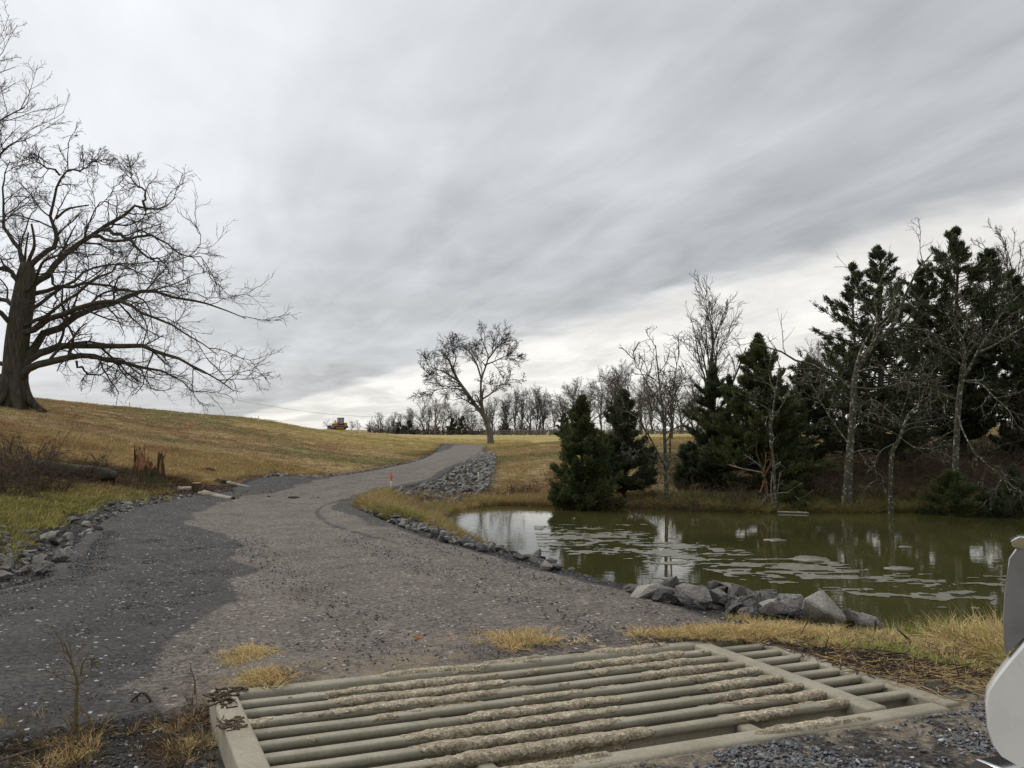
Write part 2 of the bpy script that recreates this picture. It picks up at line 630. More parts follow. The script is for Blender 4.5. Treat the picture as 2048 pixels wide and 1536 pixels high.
ROAD_POLY = np.concatenate([resample(ROAD_L, 70), resample(ROAD_R, 70)[::-1]])
POND = np.array([G(866, 1037, WATER_Z)[:2], G(900, 1024, WATER_Z)[:2], G(950, 1014, WATER_Z)[:2], G(1020, 1010, WATER_Z)[:2], G(1100, 1012, WATER_Z)[:2],
                 G(1180, 1016, WATER_Z)[:2], G(1250, 1014, WATER_Z)[:2], G(1380, 1019, WATER_Z)[:2], G(1500, 1025, WATER_Z)[:2], G(1600, 1024, WATER_Z)[:2],
                 G(1700, 1025, WATER_Z)[:2], G(1830, 1024, WATER_Z)[:2], G(1950, 1030, WATER_Z)[:2], G(2048, 1031, WATER_Z)[:2],
                 (19, 23.5), (27, 21), (30, 14), (24, 7.5), (14, 7.0), (8.6, 7.7), (5.3, 8.6), (3.5, 9.6), (2.1, 11.2), (0.75, 13.7), (-0.35, 16.6), (-1.4, 20.2)])
POND = np.concatenate([resample(POND, 110)])

ctrl = []
for q in [(50, 1030, 15.2), (50, 990, 18.1), (50, 905, 25.7), (50, 855, 34), (50, 824, 42), (50, 797, 88),
          (200, 1000, 18.5), (200, 935, 26), (200, 880, 34), (200, 845, 46), (200, 812, 84),
          (400, 950, 25.7), (400, 905, 35), (400, 872, 47), (400, 846, 64), (400, 829, 84),
          (530, 930, 32), (530, 880, 52), (530, 841, 95),
          (660, 925, 40), (660, 900, 54), (660, 878, 80), (660, 859, 130),
          (760, 915, 54), (760, 885, 85), (760, 868, 140), (677, 862.5, 175), (860, 884, 90),
          (1024, 870, 234), (1300, 869, 234), (1700, 859, 200), (2048, 850, 200), (800, 868.5, 234), (600, 858, 234),
          (1000, 887, 113), (1100, 884, 80), (1100, 912, 45), (1350, 880, 70), (1350, 905, 45), (1350, 945, 33),
          (1600, 900, 42), (1600, 872, 60), (1700, 925, 31), (1940, 868, 48), (1940, 900, 33), (2048, 890, 33), (2048, 855, 70),
          (1000, 940, 36), (1060, 935, 36), (957, 958, 33), (1000, 910, 55), (1200, 935, 34)]:
    ctrl.append(P(*q))
ctrl += [np.array(q, float) for q in [(-9.5, 11.7, .45), (-20, 24, 1.7), (-36, 45, 3.9), (-70, 90, 6.0), (-117, 175, 6.6), (-70, 175, 4.0),
         (-47, 176, 2.3), (600, 900, 3), (-600, 900, 6), (0, 900, 2), (600, 0, 2), (-600, 0, 5), (0, -600, 0), (120, 200, 3.2), (-2.5, 4.0, -.42),
         (-3.6, 3.6, -.42), (-3.5, 5.8, -.12), (-5, 5.0, -.14), (-6.2, 8, 0), (-9, 5, .1), (0, 0, -.02), (3, 0, 0), (-3, 0.5, -.25), (0, -10, 0), (15, -10, 0),
         (-15, -10, .5), (15, 5, 0), (4, 6.4, -.1), (6, 6.4, -.16), (10, 5.4, -.12), (30, 4, .2), (42, 20, 1.2), (28, 32, 1.6), (60, 60, 2.0), (3, 3, 0), (0.5, 3.6, 0), (-1.2, 3.5, -.05)]]
for x_, y_ in list(ROAD_L[1:16:2]) + list(ROAD_R[:12:2]):
    ctrl.append(np.array([x_, y_, 0.0]))
ctrl += [np.array([-4.6, 75, 0.02]), np.array([-4.6, 95, .06]), np.array([-14, 111, .3]), np.array([-30, 116, .9])]
ctrl = np.array(ctrl)


def tps_kernel(d2):
    return 0.5 * d2 * np.log(d2 + 1e-9)


def warp(x, y):
    """compress distance so that far control points do not dominate"""
    r = np.sqrt(x * x + y * y) + 1e-9
    k = np.log1p(r / 15.0) * 15.0 / r
    return x * k, y * k


_cx, _cy = warp(ctrl[:, 0], ctrl[:, 1])
_n = len(ctrl)
_K = tps_kernel((_cx[:, None] - _cx) ** 2 + (_cy[:, None] - _cy) ** 2)
_A = np.zeros((_n + 3, _n + 3))
_A[:_n, :_n] = _K + np.eye(_n) * 0.6
_A[:_n, _n:] = np.stack([np.ones(_n), _cx, _cy], 1)
_A[_n:, :_n] = _A[:_n, _n:].T
_w = np.linalg.solve(_A, np.concatenate([ctrl[:, 2], np.zeros(3)]))


def H0(x, y):
    x, y = warp(np.asarray(x, float).ravel(), np.asarray(y, float).ravel())
    out = np.empty(len(x))
    for a in range(0, len(x), 40000):
        xs, ys = x[a:a + 40000], y[a:a + 40000]
        k = tps_kernel((xs[:, None] - _cx) ** 2 + (ys[:, None] - _cy) ** 2)
        out[a:a + 40000] = k @ _w[:_n] + _w[_n] + _w[_n + 1] * xs + _w[_n + 2] * ys
    return out


# cattle-guard frame in the ground plane
GA = G(419, 1393)[:2]
GU = unit(G(1512, 1275)[:2] - GA)
GV = np.array([GU[1], -GU[0]])
GLEN, GWID, GBEAM = 4.10, 2.02, 3.56


def guard_uv(x, y):
    dx, dy = np.asarray(x) - GA[0], np.asarray(y) - GA[1]
    return dx * GU[0] + dy * GU[1], dx * GV[0] + dy * GV[1]


TOPZ = 0.035


def H(x, y, full=False):
    x, y = np.asarray(x, float).ravel(), np.asarray(y, float).ravel()
    h = H0(x, y)
    dr = polydist(x, y, ROAD_POLY)
    dp = polydist(x, y, POND)
    off = sstep(0.0, 1.6, dr)
    near = sstep(2.5, 9.0, np.hypot(x, y))
    h = h + off * near * ((fbm(x * 0.35, y * 0.35, 3) - 0.5) * 0.22 + (fbm(x * 1.7 + 9, y * 1.7, 3) - 0.5) * 0.10)
    wide = 2.0 + 5.0 * sstep(19, 25, y) + 3.5 * sstep(4, -1, x) * sstep(19, 25, y)
    bank = sstep(-0.05, 1.0, dp / wide)
    bank = 0.25 * np.clip(dp / wide, 0, 1) + 0.75 * bank
    w_ = np.where(dp > 0, WATER_Z - 0.03 + (h - WATER_Z + 0.03) * bank, WATER_Z - 0.03 - 0.5 * np.clip(-dp / 1.2, 0, 1))
    h = h + (w_ - h) * np.maximum(sstep(-0.1, 1.2, dr), (dp < 0) * 1.0)
    # fill is packed level with the guard on its open sides
    u, v = guard_uv(x, y)
    dg = np.hypot(np.maximum(np.maximum(-u, u - GLEN), 0), np.maximum(np.maximum(-v, v - GWID), 0))
    wg = sstep(1.1, .2, dg) * sstep(.05, .45, u) * (dp > .2)
    h = h + (TOPZ - .018 - h) * wg
    return (h, dr, dp) if full else h


def lerp3(a, b, t):
    return np.asarray(a) * (1 - t[:, None]) + np.asarray(b) * t[:, None]


def land_color(x, y, dr, dp):
    """what covers the ground where: (colour, gravel amount)"""
    n1, n2, n3 = fbm(x * .11, y * .11, 4), fbm(x * .5 + 40, y * .5, 4), fbm(x * .045 + 9, y * .045 + 3, 3)
    n4 = fbm(x * 1.6 + 7, y * 1.6 + 90, 3)
    tan, olive, russet = (.35, .265, .135), (.225, .192, .09), (.28, .185, .1)
    c = lerp3(np.tile(tan, (len(x), 1)), olive, sstep(.46, .6, n1))
    c = lerp3(c, russet, sstep(.44, .58, n2) * sstep(.36, .5, n3) * .85)
    # the far field is evenly golden
    c = lerp3(c, (.38, .30, .12), sstep(55, 95, y) * sstep(-30, -8, x + 0.02 * y) * .9)
    c = lerp3(c, (.2, .175, .055), sstep(60, 110, y) * sstep(.5, .62, n1) * sstep(-20, 0, x) * .5)
    # a greener strip of lawn beside the road
    lawn = sstep(24, 17, y) * sstep(-2, -5, x) * sstep(4.5, 2.2, dr) * sstep(.3, .5, n2 + .12)
    c = lerp3(c, (.2, .185, .07), lawn)
    # leaf litter and bare dirt round the stump
    st = np.exp(-(((x + 10.2) / 2.6) ** 2 + ((y - 24.0) / 2.6) ** 2))
    c = lerp3(c, (.085, .055, .035), sstep(.25, .6, st + (n4 - .5) * .5))
    br = sstep(.16, .1, np.abs((y - 20.5 - 0.1 * (x + 12)) / 26.0)) * sstep(-10.5, -12.5, x)
    c = lerp3(c, (.115, .072, .038), br * sstep(.28, .45, n4) * .95)
    # dirt at the foot of the cut bank beside the road
    cut = sstep(.9, .15, dr) * (dr > 0) * sstep(20, 26, y) * (x < -4)
    c = lerp3(c, (.12, .07, .04), cut * .85)
    # dark litter under the cedars
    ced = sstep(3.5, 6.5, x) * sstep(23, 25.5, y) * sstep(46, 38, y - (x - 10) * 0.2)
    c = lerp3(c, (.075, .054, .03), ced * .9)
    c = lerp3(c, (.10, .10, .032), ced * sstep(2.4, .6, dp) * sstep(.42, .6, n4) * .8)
    # rusty slope above the inlet
    rs = np.exp(-(((x - 1.2) / 3.0) ** 2 + ((y - 31) / 3.2) ** 2))
    c = lerp3(c, (.15, .092, .042), sstep(.3, .8, rs + (n2 - .5) * .9) * .85)
    # stony chute beside the lane
    chu = sstep(.3, -.2, dr - np.interp(y, [24, 32, 40, 50, 58, 62], [1.6, 2.1, 1.8, 1.3, .7, .2])) * (x > -4.2) * (x < 3) * sstep(24, 26, y) * sstep(60, 54, y)
    c = lerp3(c, (.1, .095, .085), chu * .85)
    # wet rim and bed of the pond
    c = lerp3(c, (.19, .11, .05), sstep(.7, .05, dp) * .6)
    c = lerp3(c, (.045, .04, .018), sstep(.0, -.5, dp))
    # mud by the cattle guard
    mud = sstep(3.2, 1.2, np.hypot(x - 3.9, (y - 6.3) * .8))
    c = lerp3(c, (.10, .07, .045), mud * .8)
    gravel = np.maximum(sstep(1.1, .1, dr), sstep(6.0, 4.8, y - .45 * (x + 2)) * sstep(5.6, 4.2, x))
    gravel = np.maximum(gravel, sstep(-2.2, -3.4, x) * sstep(6.6, 5.4, y) * (x > -9))
    gravel = gravel * np.where((dr > 0) & (y > 20), .55, 1.0)
    return c, gravel


def build_ground():
    ang = np.concatenate([np.linspace(-180, -44, 30)[:-1], np.linspace(-44, 44, 270), np.linspace(44, 180, 30)[1:]])
    ang = np.radians(ang)
    rad = np.concatenate([[0.0], np.geomspace(0.8, 2500, 310)])
    na, nr = len(ang), len(rad)
    A_, R_ = np.meshgrid(ang, rad)
    x, y = (np.sin(A_) * R_).ravel(), (np.cos(A_) * R_).ravel()
    h, dr, dp = H(x, y, True)
    u, v = guard_uv(x, y)
    # the hollow beside the guard's end curb
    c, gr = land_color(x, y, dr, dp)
    idx = np.arange(na * nr).reshape(nr, na)
    q = np.stack([idx[:-1, :-1], idx[:-1, 1:], idx[1:, 1:], idx[1:, :-1]], -1).reshape(-1, 4)[:, ::-1]
    cu, cv = u[q].mean(1), v[q].mean(1)
    keep = ~((cu > .09) & (cu < GLEN - .09) & (cv > .09) & (cv < GWID - .03))
    # nothing of the ground may stand above the road sheet
    h = np.where(dr < -0.05, h - 0.05, h)
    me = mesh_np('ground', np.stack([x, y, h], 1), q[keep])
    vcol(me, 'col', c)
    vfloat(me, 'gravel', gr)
    vfloat(me, 'dirt', sstep(-1.2, -.2, x) * sstep(6.5, 5.5, y))
    o = obj('ground', me, mat=M_GROUND)
    tag(o, 'dry winter meadow rising to a hill beside the pond', kind='structure')
    return o


build_ground()


def build_road():
    # cross-sections matched by distance travelled
    key_l = resample(ROAD_L, 300)
    # pair every left point with a right point at the same progress
    n = 520
    prog = np.concatenate([np.geomspace(1.0, 8.0, 290, endpoint=False) - 1.0, np.linspace(7.0, 20.0, 110)])
    prog = prog / prog[-1]
    kl = np.linspace(0, 1, len(ROAD_L))
    kr = np.linspace(0, 1, len(ROAD_R))
    Ls, Rs = resample(ROAD_L, 900), resample(ROAD_R, 900)
    # parametrise both by Y so the sections stay roughly square to the road
    pl = np.interp(np.linspace(0, 1, 900), np.linspace(0, 1, 900), Ls[:, 1] + .25 * np.maximum(0, -8 - Ls[:, 0]))
    pr = Rs[:, 1] + .25 * np.maximum(0, -8 - Rs[:, 0])
    pl, pr = np.maximum.accumulate(pl + np.arange(900) * 1e-6), np.maximum.accumulate(pr + np.arange(900) * 1e-6)
    tl, tr = (pl - pl[0]) / (pl[-1] - pl[0]), (pr - pr[0]) / (pr[-1] - pr[0])
    L_ = np.stack([np.interp(prog, tl, Ls[:, i]) for i in range(2)], 1)
    R_ = np.stack([np.interp(prog, tr, Rs[:, i]) for i in range(2)], 1)
    m = 84
    t = np.linspace(0, 1, m)
    X = L_[:, None, 0] * (1 - t) + R_[:, None, 0] * t
    Y = L_[:, None, 1] * (1 - t) + R_[:, None, 1] * t
    x, y = X.ravel(), Y.ravel()
    h, dr, dp = H(x, y, True)
    tt = np.tile(t, len(prog))
    wdt = np.repeat(np.linalg.norm(R_ - L_, axis=1), m)
    el, er = tt * wdt, (1 - tt) * wdt
    edge = np.minimum(el, er)
    prg = np.repeat(prog, m)
    z = h + 0.02 + 0.035 * sstep(0, .9, edge) - 0.12 * sstep(.12, -.05, edge) - .10 * sstep(.004, .0, prg) * (tt < .62)
    # shallow wheel tracks, parallel to the far edges
    for off in (1.3, 2.9):
        z -= 0.022 * np.exp(-((er - off - .25 * (fbm(y * .2, y * 0 + off, 2) - .5)) / .22) ** 2)
    z += (fbm(x * 2.2, y * 2.2, 3) - .5) * .03 + (fbm(x * 9, y * 9, 2) - .5) * .012
    # loose dark stone: a broad wandering margin near, narrow shoulders further on
    yb = np.array([5, 9.1, 9.7, 10.4, 11.3, 12.3, 14.0, 17, 21, 30, 60, 130])
    xb = np.array([-2.6, -2.62, -3.02, -3.25, -3.2, -3.75, -4.05, -5.9, -6.9, -6.25, -5.4, -6])
    bx = np.interp(y, yb, xb) + (fbm(y * .9, y * 0 + 3, 3) - .5) * .6
    lo = sstep(.22, -.22, x - bx)
    lo = np.maximum(lo, sstep(.75, .35, er + (fbm(x * .8, y * .8, 2) - .5) * .5) * sstep(14, 19, y))
    lo = np.maximum(lo, .75 * sstep(.35, .1, er))
    lo = np.maximum(lo, .55 * np.exp(-((er - .9 - .35 * np.sin(y * .45)) / .1) ** 2) * sstep(9, 14, y))
    lo = np.clip(lo + (fbm(x * .45 + 3, y * .45, 3) - .5) * .35, 0, 1)
    gu, gv = guard_uv(x, y)
    dirt = sstep(.9, .2, np.abs(gv)) * .7 * (gu < 1.8) * sstep(-.4, .3, gu)
    lo = np.maximum(lo, sstep(-.1, -.5, gu) * sstep(-.9, -.3, gv))
    near_g = sstep(-.5, -.06, gv) * sstep(.0, .12, gu)
    z = z - .25 * sstep(-.12, .05, gv) * sstep(.06, -.02, gu)
    z = z * (1 - near_g) + .02 * near_g
    idx = np.arange(len(x)).reshape(len(prog), m)
    q = np.stack([idx[:-1, :-1], idx[:-1, 1:], idx[1:, 1:], idx[1:, :-1]], -1).reshape(-1, 4)
    u, v = guard_uv(x, y)
    cu, cv = u[q].mean(1), v[q].mean(1)
    q = q[~((cu > .03) & (cu < GLEN + .1) & (cv > .06))]
    me = mesh_np('road', np.stack([x, y, z], 1), q)
    vfloat(me, 'loose', lo)
    vfloat(me, 'dirt', dirt)
    o = obj('road', me, mat=M_GRAVEL)
    tag(o, 'packed grey gravel lane winding past the pond', kind='structure')


build_road()


def build_water():
    c = POND.mean(0)
    ring = POND + unit(POND - c) * 0.5
    V = np.concatenate([ring, [c]])
    V = np.concatenate([V, np.full((len(V), 1), WATER_Z)], 1)
    n = len(ring)
    bm = bmesh.new()
    vs = [bm.verts.new(v) for v in V[:n]]
    f = bm.faces.new(vs)
    bmesh.ops.triangulate(bm, faces=[f])
    bmesh.ops.recalc_face_normals(bm, faces=bm.faces)
    if sum(f.normal.z for f in bm.faces) < 0: bmesh.ops.reverse_faces(bm, faces=bm.faces)
    me = bpy.data.meshes.new('pond_water')
    bm.to_mesh(me)
    bm.free()
    o = obj('pond_water', me, mat=M_WATER)
    tag(o, 'still olive green pond water', kind='structure')


build_water()

M_ALGAE, _g, _b = material('floating_algae', 0.4, 0.5)
_p = world_pos(_g)
_f = _g.noise(_p, 6.0, 5, 0.65)
_g.put(_b.inputs['Base Color'], _g.mix(_g.ramp(_f, .3, .7), (.1, .093, .066), (.185, .175, .135)))
bump(_g, _b, _f, .4, .01)


def build_algae():
    # long broken rafts of scum drifting across the pond
    nx, ny = 620, 190
    x = np.linspace(0.5, 12.5, nx)
    y = np.linspace(11.0, 22.0, ny)
    X, Y = np.meshgrid(x, y)
    # centre line of the raft, in plan
    ln = np.array([G(1130, 1072, WATER_Z)[:2], G(1250, 1085, WATER_Z)[:2], G(1400, 1112, WATER_Z)[:2], G(1560, 1138, WATER_Z)[:2],
                   G(1700, 1158, WATER_Z)[:2], G(1850, 1170, WATER_Z)[:2], G(2040, 1178, WATER_Z)[:2], (12.5, 12.2)])
    yc = np.interp(X, ln[:, 0], ln[:, 1])
    half = np.interp(X, [0, 1.5, 3, 5, 8, 12], [1.9, 2.8, 2.2, 1.5, 1.1, 1.1])
    f = fbm(X * .65, Y * .95, 5, .6)
    fld = (f - .5) * 2.0 + .72 - ((Y - yc) / half) ** 2 * .55
    # a second loose patch nearer the far bank and one small one near the rocks
    c2 = G(1330, 1045, WATER_Z)
    fld = np.maximum(fld, (f - .5) * 2.2 + .12 - ((X - c2[0]) / 2.6) ** 2 - ((Y - c2[1]) / 1.6) ** 2)
    c3 = G(1325, 1157, WATER_Z)
    fld = np.maximum(fld, (f - .5) * 1.6 + .32 - ((X - c3[0]) / .55) ** 2 - ((Y - c3[1]) / .28) ** 2)
    fld -= 1.5 * sstep(.5, .62, fbm(X * 1.5 + 5, Y * 3.0, 4, .62)) + .6 * sstep(.48, .6, fbm(X * 4.5, Y * 8, 2))
    idx = np.arange(nx * ny).reshape(ny, nx)
    q = np.stack([idx[:-1, :-1], idx[:-1, 1:], idx[1:, 1:], idx[1:, :-1]], -1).reshape(-1, 4)
    F = fld.ravel()
    cnt = (F[q] > 0).sum(1)
    q = q[cnt >= 3]
    # pull the outer corners onto the outline
    gy, gx = np.gradient(fld, y, x)
    g2 = gx ** 2 + gy ** 2 + 1e-6
    lim = .7 * np.array([x[1] - x[0], y[1] - y[0]])
    low = fld < 0
    sx = np.clip(-fld * gx / g2, -lim[0], lim[0]) * low
    sy = np.clip(-fld * gy / g2, -lim[1], lim[1]) * low
    V = np.stack([(X + sx).ravel(), (Y + sy).ravel(), np.full(nx * ny, WATER_Z + .006) + .004 * (fbm(X * 8, Y * 8, 2).ravel() - .5)], 1)
    used, inv = np.unique(q, return_inverse=True)
    me = mesh_np('floating_algae', V[used], inv.reshape(-1, 4))
    tag(obj('floating_algae', me, mat=M_ALGAE), 'grey broken film of algae floating across the pond', kind='stuff')
    # separate larger scraps
    for px, py, w, lab in [(1620, 1118, .34, 'largest pale scrap of scum floating clear of the algae raft'), (1800, 1137, .22, 'narrow pale scrap of scum beside the algae raft'),
                      (1810, 1094, .11, 'tiny pale scrap of scum out on the open olive water'), (1550, 1080, .2, 'thin scrap of scum below the red split shrub')]:
        c = G(px, py, WATER_Z)
        r_ = np.random.default_rng(int(px))
        a = np.linspace(0, 2 * np.pi, 19)[:-1]
        rr = w * (.75 + .5 * r_.random(18))
        ring = np.stack([np.cos(a) * rr * 1.0, np.sin(a) * rr * .9, np.full(18, .01)], 1)
        low = ring * np.array([1.02, 1.02, 0]) + np.array([0, 0, .001])
        V = np.concatenate([ring, low, [[0, 0, .016]]])
        i = np.arange(18)
        me = mesh_np('algae_scrap', V, np.stack([18 + i, 18 + (i + 1) % 18, (i + 1) % 18, i], 1), np.stack([i, (i + 1) % 18, np.full(18, 36)], 1))
        tag(obj('algae_scrap', me, mat=M_ALGAE, loc=(c[0], c[1], WATER_Z)), lab, 'algae', 'scraps of floating algae')


build_algae()


# ------------------------------------------------------------------ cattle guard
def uvw(u, v, w):
    u, v, w = np.broadcast_arrays(np.asarray(u, float), np.asarray(v, float), np.asarray(w, float))
    return np.stack([GA[0] + u * GU[0] + v * GV[0], GA[1] + u * GU[1] + v * GV[1], w], -1)


def guard_local(pts):
    return pts - np.array([GA[0], GA[1], 0.0])


def profile_bar(prof, u0, u1, vc, seg, crust=None, seed=0, lift=0.0):
    """a long cast bar; prof = (v, w) outline; optional crust grows proud of it"""
    n = max(2, int((u1 - u0) / seg))
    u = np.linspace(u0, u1, n)
    pv, pw = np.asarray(prof)[:, 0], np.asarray(prof)[:, 1]
    k = len(pv)
    Uu, V_ = np.meshgrid(u, pv, indexing='ij')
    _, W_ = np.meshgrid(u, pw, indexing='ij')
    if crust is not None:
        dv = np.gradient(pv); dw = np.gradient(pw)
        nv, nw = -dw, dv
        ln = np.hypot(nv, nw) + 1e-9
        nv, nw = nv / ln, nw / ln
        sgn = 1.0 if (nw[k // 2] > 0) else -1.0
        nv, nw = nv * sgn, nw * sgn
        off = crust(Uu, np.arange(k)[None] / (k - 1.0) + 0 * Uu)
        V_ = V_ + nv[None] * off
        W_ = W_ + nw[None] * off
    else:
        wob = (fbm(Uu * 3 + seed, Uu * 0 + seed * 1.7, 3) - .5) * .006
        W_ = W_ + wob
    pts = guard_local(uvw(Uu, vc + V_, TOPZ + lift + W_)).reshape(-1, 3)
    idx = np.arange(n * k).reshape(n, k)
    q = np.stack([idx[:-1, :-1], idx[:-1, 1:], idx[1:, 1:], idx[1:, :-1]], -1).reshape(-1, 4)
    if crust is None:
        e0 = idx[0][None, ::-1]
        ends = []
        for row, rev in ((idx[0], False), (idx[-1], True)):
            f = [[row[0], row[j], row[j + 1]] for j in range(1, k - 1)]
            ends += f if not rev else [t[::-1] for t in f]
        return pts, q, np.array(ends)
    return pts, q, None


def smooth_prof(pts, n):
    return resample(pts, n)


BAR_PROF = smooth_prof([(-.011, -.26), (-.011, -.12), (-.016, -.06), (-.037, -.034), (-.040, -.014), (-.030, -.002), (.0, 0.0), (.030, -.002), (.040, -.014), (.037, -.034), (.016, -.06), (.011, -.12), (.011, -.26)], 30)


def build_guard():
    root = thing('cattle_guard', 'weathered concrete cattle guard with chipped bars set across the gravel lane', 'cattle guard', (GA[0], GA[1], 0))

    def box(name, u0, u1, v0, v1, w0, w1, mat=M_CONC, bev=.018, parent=root, seg=.25):
        bm = bmesh.new()
        nu, nv = max(1, int((u1 - u0) / seg)), max(1, int((v1 - v0) / seg))
        bmesh.ops.create_cube(bm, size=1.0)
        for vv in bm.verts:
            p = guard_local(uvw(u0 + (vv.co.x + .5) * (u1 - u0), v0 + (vv.co.y + .5) * (v1 - v0), w0 + (vv.co.z + .5) * (w1 - w0)))
            vv.co = p
        bmesh.ops.recalc_face_normals(bm, faces=bm.faces)
        bmesh.ops.bevel(bm, geom=list(bm.edges), offset=bev, segments=3, affect='EDGES', profile=.5)
        me = bpy.data.meshes.new(name)
        bm.to_mesh(me)
        bm.free()
        for p_ in me.polygons: p_.use_smooth = True
        return obj(name, me, parent, mat)

    box('end_curb', 0, .15, -.02, GWID + .35, -.95, TOPZ + .004)
    box('end_curb', GLEN - .13, GLEN, 0, GWID, -.95, TOPZ)
    box('edge_beam', .152, GLEN - .132, 0.0, .13, -.95, TOPZ - .002, bev=.03)
    box('edge_beam', .152, GLEN - .132, GWID - .1, GWID + .06, -.95, TOPZ - .004, bev=.03)
    box('cross_beam', GBEAM - .07, GBEAM + .07, .132, GWID - .102, -.34, TOPZ + .002, bev=.02)
    box('pit_floor', .152, GLEN - .132, .132, GWID - .102, -.96, -.8, simple_mat('pit_silt', (.05, .04, .028), (.09, .075, .05), 5), bev=.005)
    nb = 8
    sp = (GWID - .1 - .13) / (nb + 1)
    r_ = np.random.default_rng(5)
    zones = [(.95, 1.95, .3), (2.75, 3.4, .25), (3.2, 3.55, .1)]
    for i in range(nb):
        vc = .13 + sp * (i + 1) - .015
        for (u0, u1, wing) in ((.13, GBEAM - .05, 0), (GBEAM + .05, GLEN - .11, 1)):
            pts, q, t = profile_bar(BAR_PROF, u0, u1, vc, .12, None, seed=i + wing * 20)
            b = obj('bar', mesh_np('bar', pts, q, t), root, M_CONC)
            if wing: continue
            sh = (i - 3.5) * .05 + r_.normal() * .16

            def crust(U_, S_, i=i, sh=sh):
                zone = np.zeros_like(U_)
                for a, b_, w_ in zones:
                    zone = np.maximum(zone, sstep(a + sh - w_, a + sh + .12, U_) * sstep(b_ + sh + w_, b_ + sh - .1, U_))
                n1 = fbm(U_ * 2.6 + i * 7.7, S_ * 1.6 + i * 3.3, 5, .62)
                n2 = fbm(U_ * 24 + i * 11, S_ * 9 + i, 3, .6)
                top = sstep(.82, .6, S_) * sstep(.18, .38, S_) * 1.3 - .5
                mask = zone * 1.05 + (n1 - .5) * 3.3 + (fbm(U_ * 9 + i * 3.1, S_ * 4 + i, 2) - .5) * 1.1 + top * .5 - 1.0
                off = np.clip(mask * .10, -.012, .0045) + .006 * sstep(.3, 1.0, mask)
                return off + (n2 - .5) * .010 * (off > -.006)
            pts, q, _ = profile_bar(BAR_PROF, u0 + .01, u1 - .01, vc, .015, crust, seed=i)
            obj('crust', mesh_np('crust', pts, q), b, M_CRUST)
    # short webs tying the bars together
    for uc in (1.15, 2.72):
        for i in range(nb + 1):
            vc = .13 + sp * (i + .5) - .015
            if uc < 2 and i in (2,): continue
            box('spacer', uc - .05, uc + .05, vc - sp * .5 + .03, vc + sp * .5 - .03, -.3, TOPZ - .035, bev=.022)
    # caked fill bridging some of the gaps
    for (uc, i, lu) in [(1.5, 1, .28), (1.32, 3, .2), (1.7, 2, .16), (3.25, 2, .18), (2.95, 1, .2), (3.3, 7, .12), (1.2, 2, .14)]:
        vc = .13 + sp * (i + .5) - .015
        n, k = 46, 14
        uu, vv = np.meshgrid(np.linspace(-1, 1, n), np.linspace(-1, 1, k), indexing='ij')
        rr = uu ** 2 + .35 * vv ** 2 + (fbm(uu * 2.3 + i * 5, vv * 1.5 + uc * 9, 3) - .5) * 1.6
        w = TOPZ - .03 - .16 * sstep(.35, 1.05, rr) + (fbm(uu * lu * 40 + i, vv * 6 + uc, 3) - .5) * .022
        pts = guard_local(uvw(uc + uu * lu * 1.4, vc + vv * sp * .33, w)).reshape(-1, 3)
        idx = np.arange(n * k).reshape(n, k)
        q = np.stack([idx[:-1, :-1], idx[:-1, 1:], idx[1:, 1:], idx[1:, :-1]], -1).reshape(-1, 4)
        obj('gap_fill', mesh_np('gap_fill', pts, q), root, M_CRUST)
    # rough dirt lip on the beams
    for nm, (u0, u1, vc, seed) in enumerate([(2.5, 3.5, .065, 3), (.9, 2.4, .065, 9), (2.55, 3.5, GWID - .02, 15), (.6, 1.9, GWID - .02, 21)]):
        n, k = int((u1 - u0) / .02), 14
        uu, vv = np.meshgrid(np.linspace(u0, u1, n), np.linspace(-1, 1, k), indexing='ij')
        e = np.minimum(uu - u0, u1 - uu)
        mask = (fbm(uu * 3 + seed, vv * 1.2 + seed, 4) - .5) * 2.2 + .25 - .5 * vv ** 2 - sstep(.25, 0, e)
        w = TOPZ + np.clip(mask * .08, -.02, .014) + (fbm(uu * 30, vv * 6 + seed, 3) - .5) * .012
        w = w - .03 * sstep(.6, .95, np.abs(vv))
        pts = guard_local(uvw(uu, vc + vv * .068, w)).reshape(-1, 3)
        idx = np.arange(n * k).reshape(n, k)
        q = np.stack([idx[:-1, :-1], idx[:-1, 1:], idx[1:, 1:], idx[1:, :-1]], -1).reshape(-1, 4)
        obj('crust', mesh_np('crust', pts, q), root, M_CRUST if nm != 1 else M_CRUST)


build_guard()


# ------------------------------------------------------------------ rocks
def rock_mesh(name, seed, flat=.62, npts=14, bev=.02):
    r_ = np.random.default_rng(seed)
    d = unit(r_.normal(size=(npts, 3)))
    pts = d * (.72 + .28 * r_.random((npts, 1))) * np.array([1.0, .72 + .2 * r_.random(), flat * (.8 + .4 * r_.random())]) * .5
    bm = bmesh.new()
    for p in pts: bm.verts.new(p)
    res = bmesh.ops.convex_hull(bm, input=bm.verts)
    bmesh.ops.delete(bm, geom=[g for g in res['geom_interior'] if isinstance(g, bmesh.types.BMVert)], context='VERTS')
    bmesh.ops.dissolve_limit(bm, angle_limit=.22, verts=bm.verts, edges=bm.edges)
    if bev: bmesh.ops.bevel(bm, geom=list(bm.edges), offset=bev * .5, segments=1, affect='EDGES', profile=.5)
    bmesh.ops.triangulate(bm, faces=bm.faces)
    me = bpy.data.meshes.new(name)
    bm.to_mesh(me)
    bm.free()
    return me


ROCKS = [rock_mesh('rock', 100 + i, .5 + .05 * (i % 4), bev=.015 + .01 * (i % 3)) for i in range(14)]
for me in ROCKS: me.materials.append(M_ROCK)
PALE = []
for i in range(4):
    me = rock_mesh('pale_rock', 300 + i, .62)
    me.materials.append(M_BOULDER)
    PALE.append(me)

rock_list = []   # (x, y, z, size, label, group)
r_ = np.random.default_rng(21)


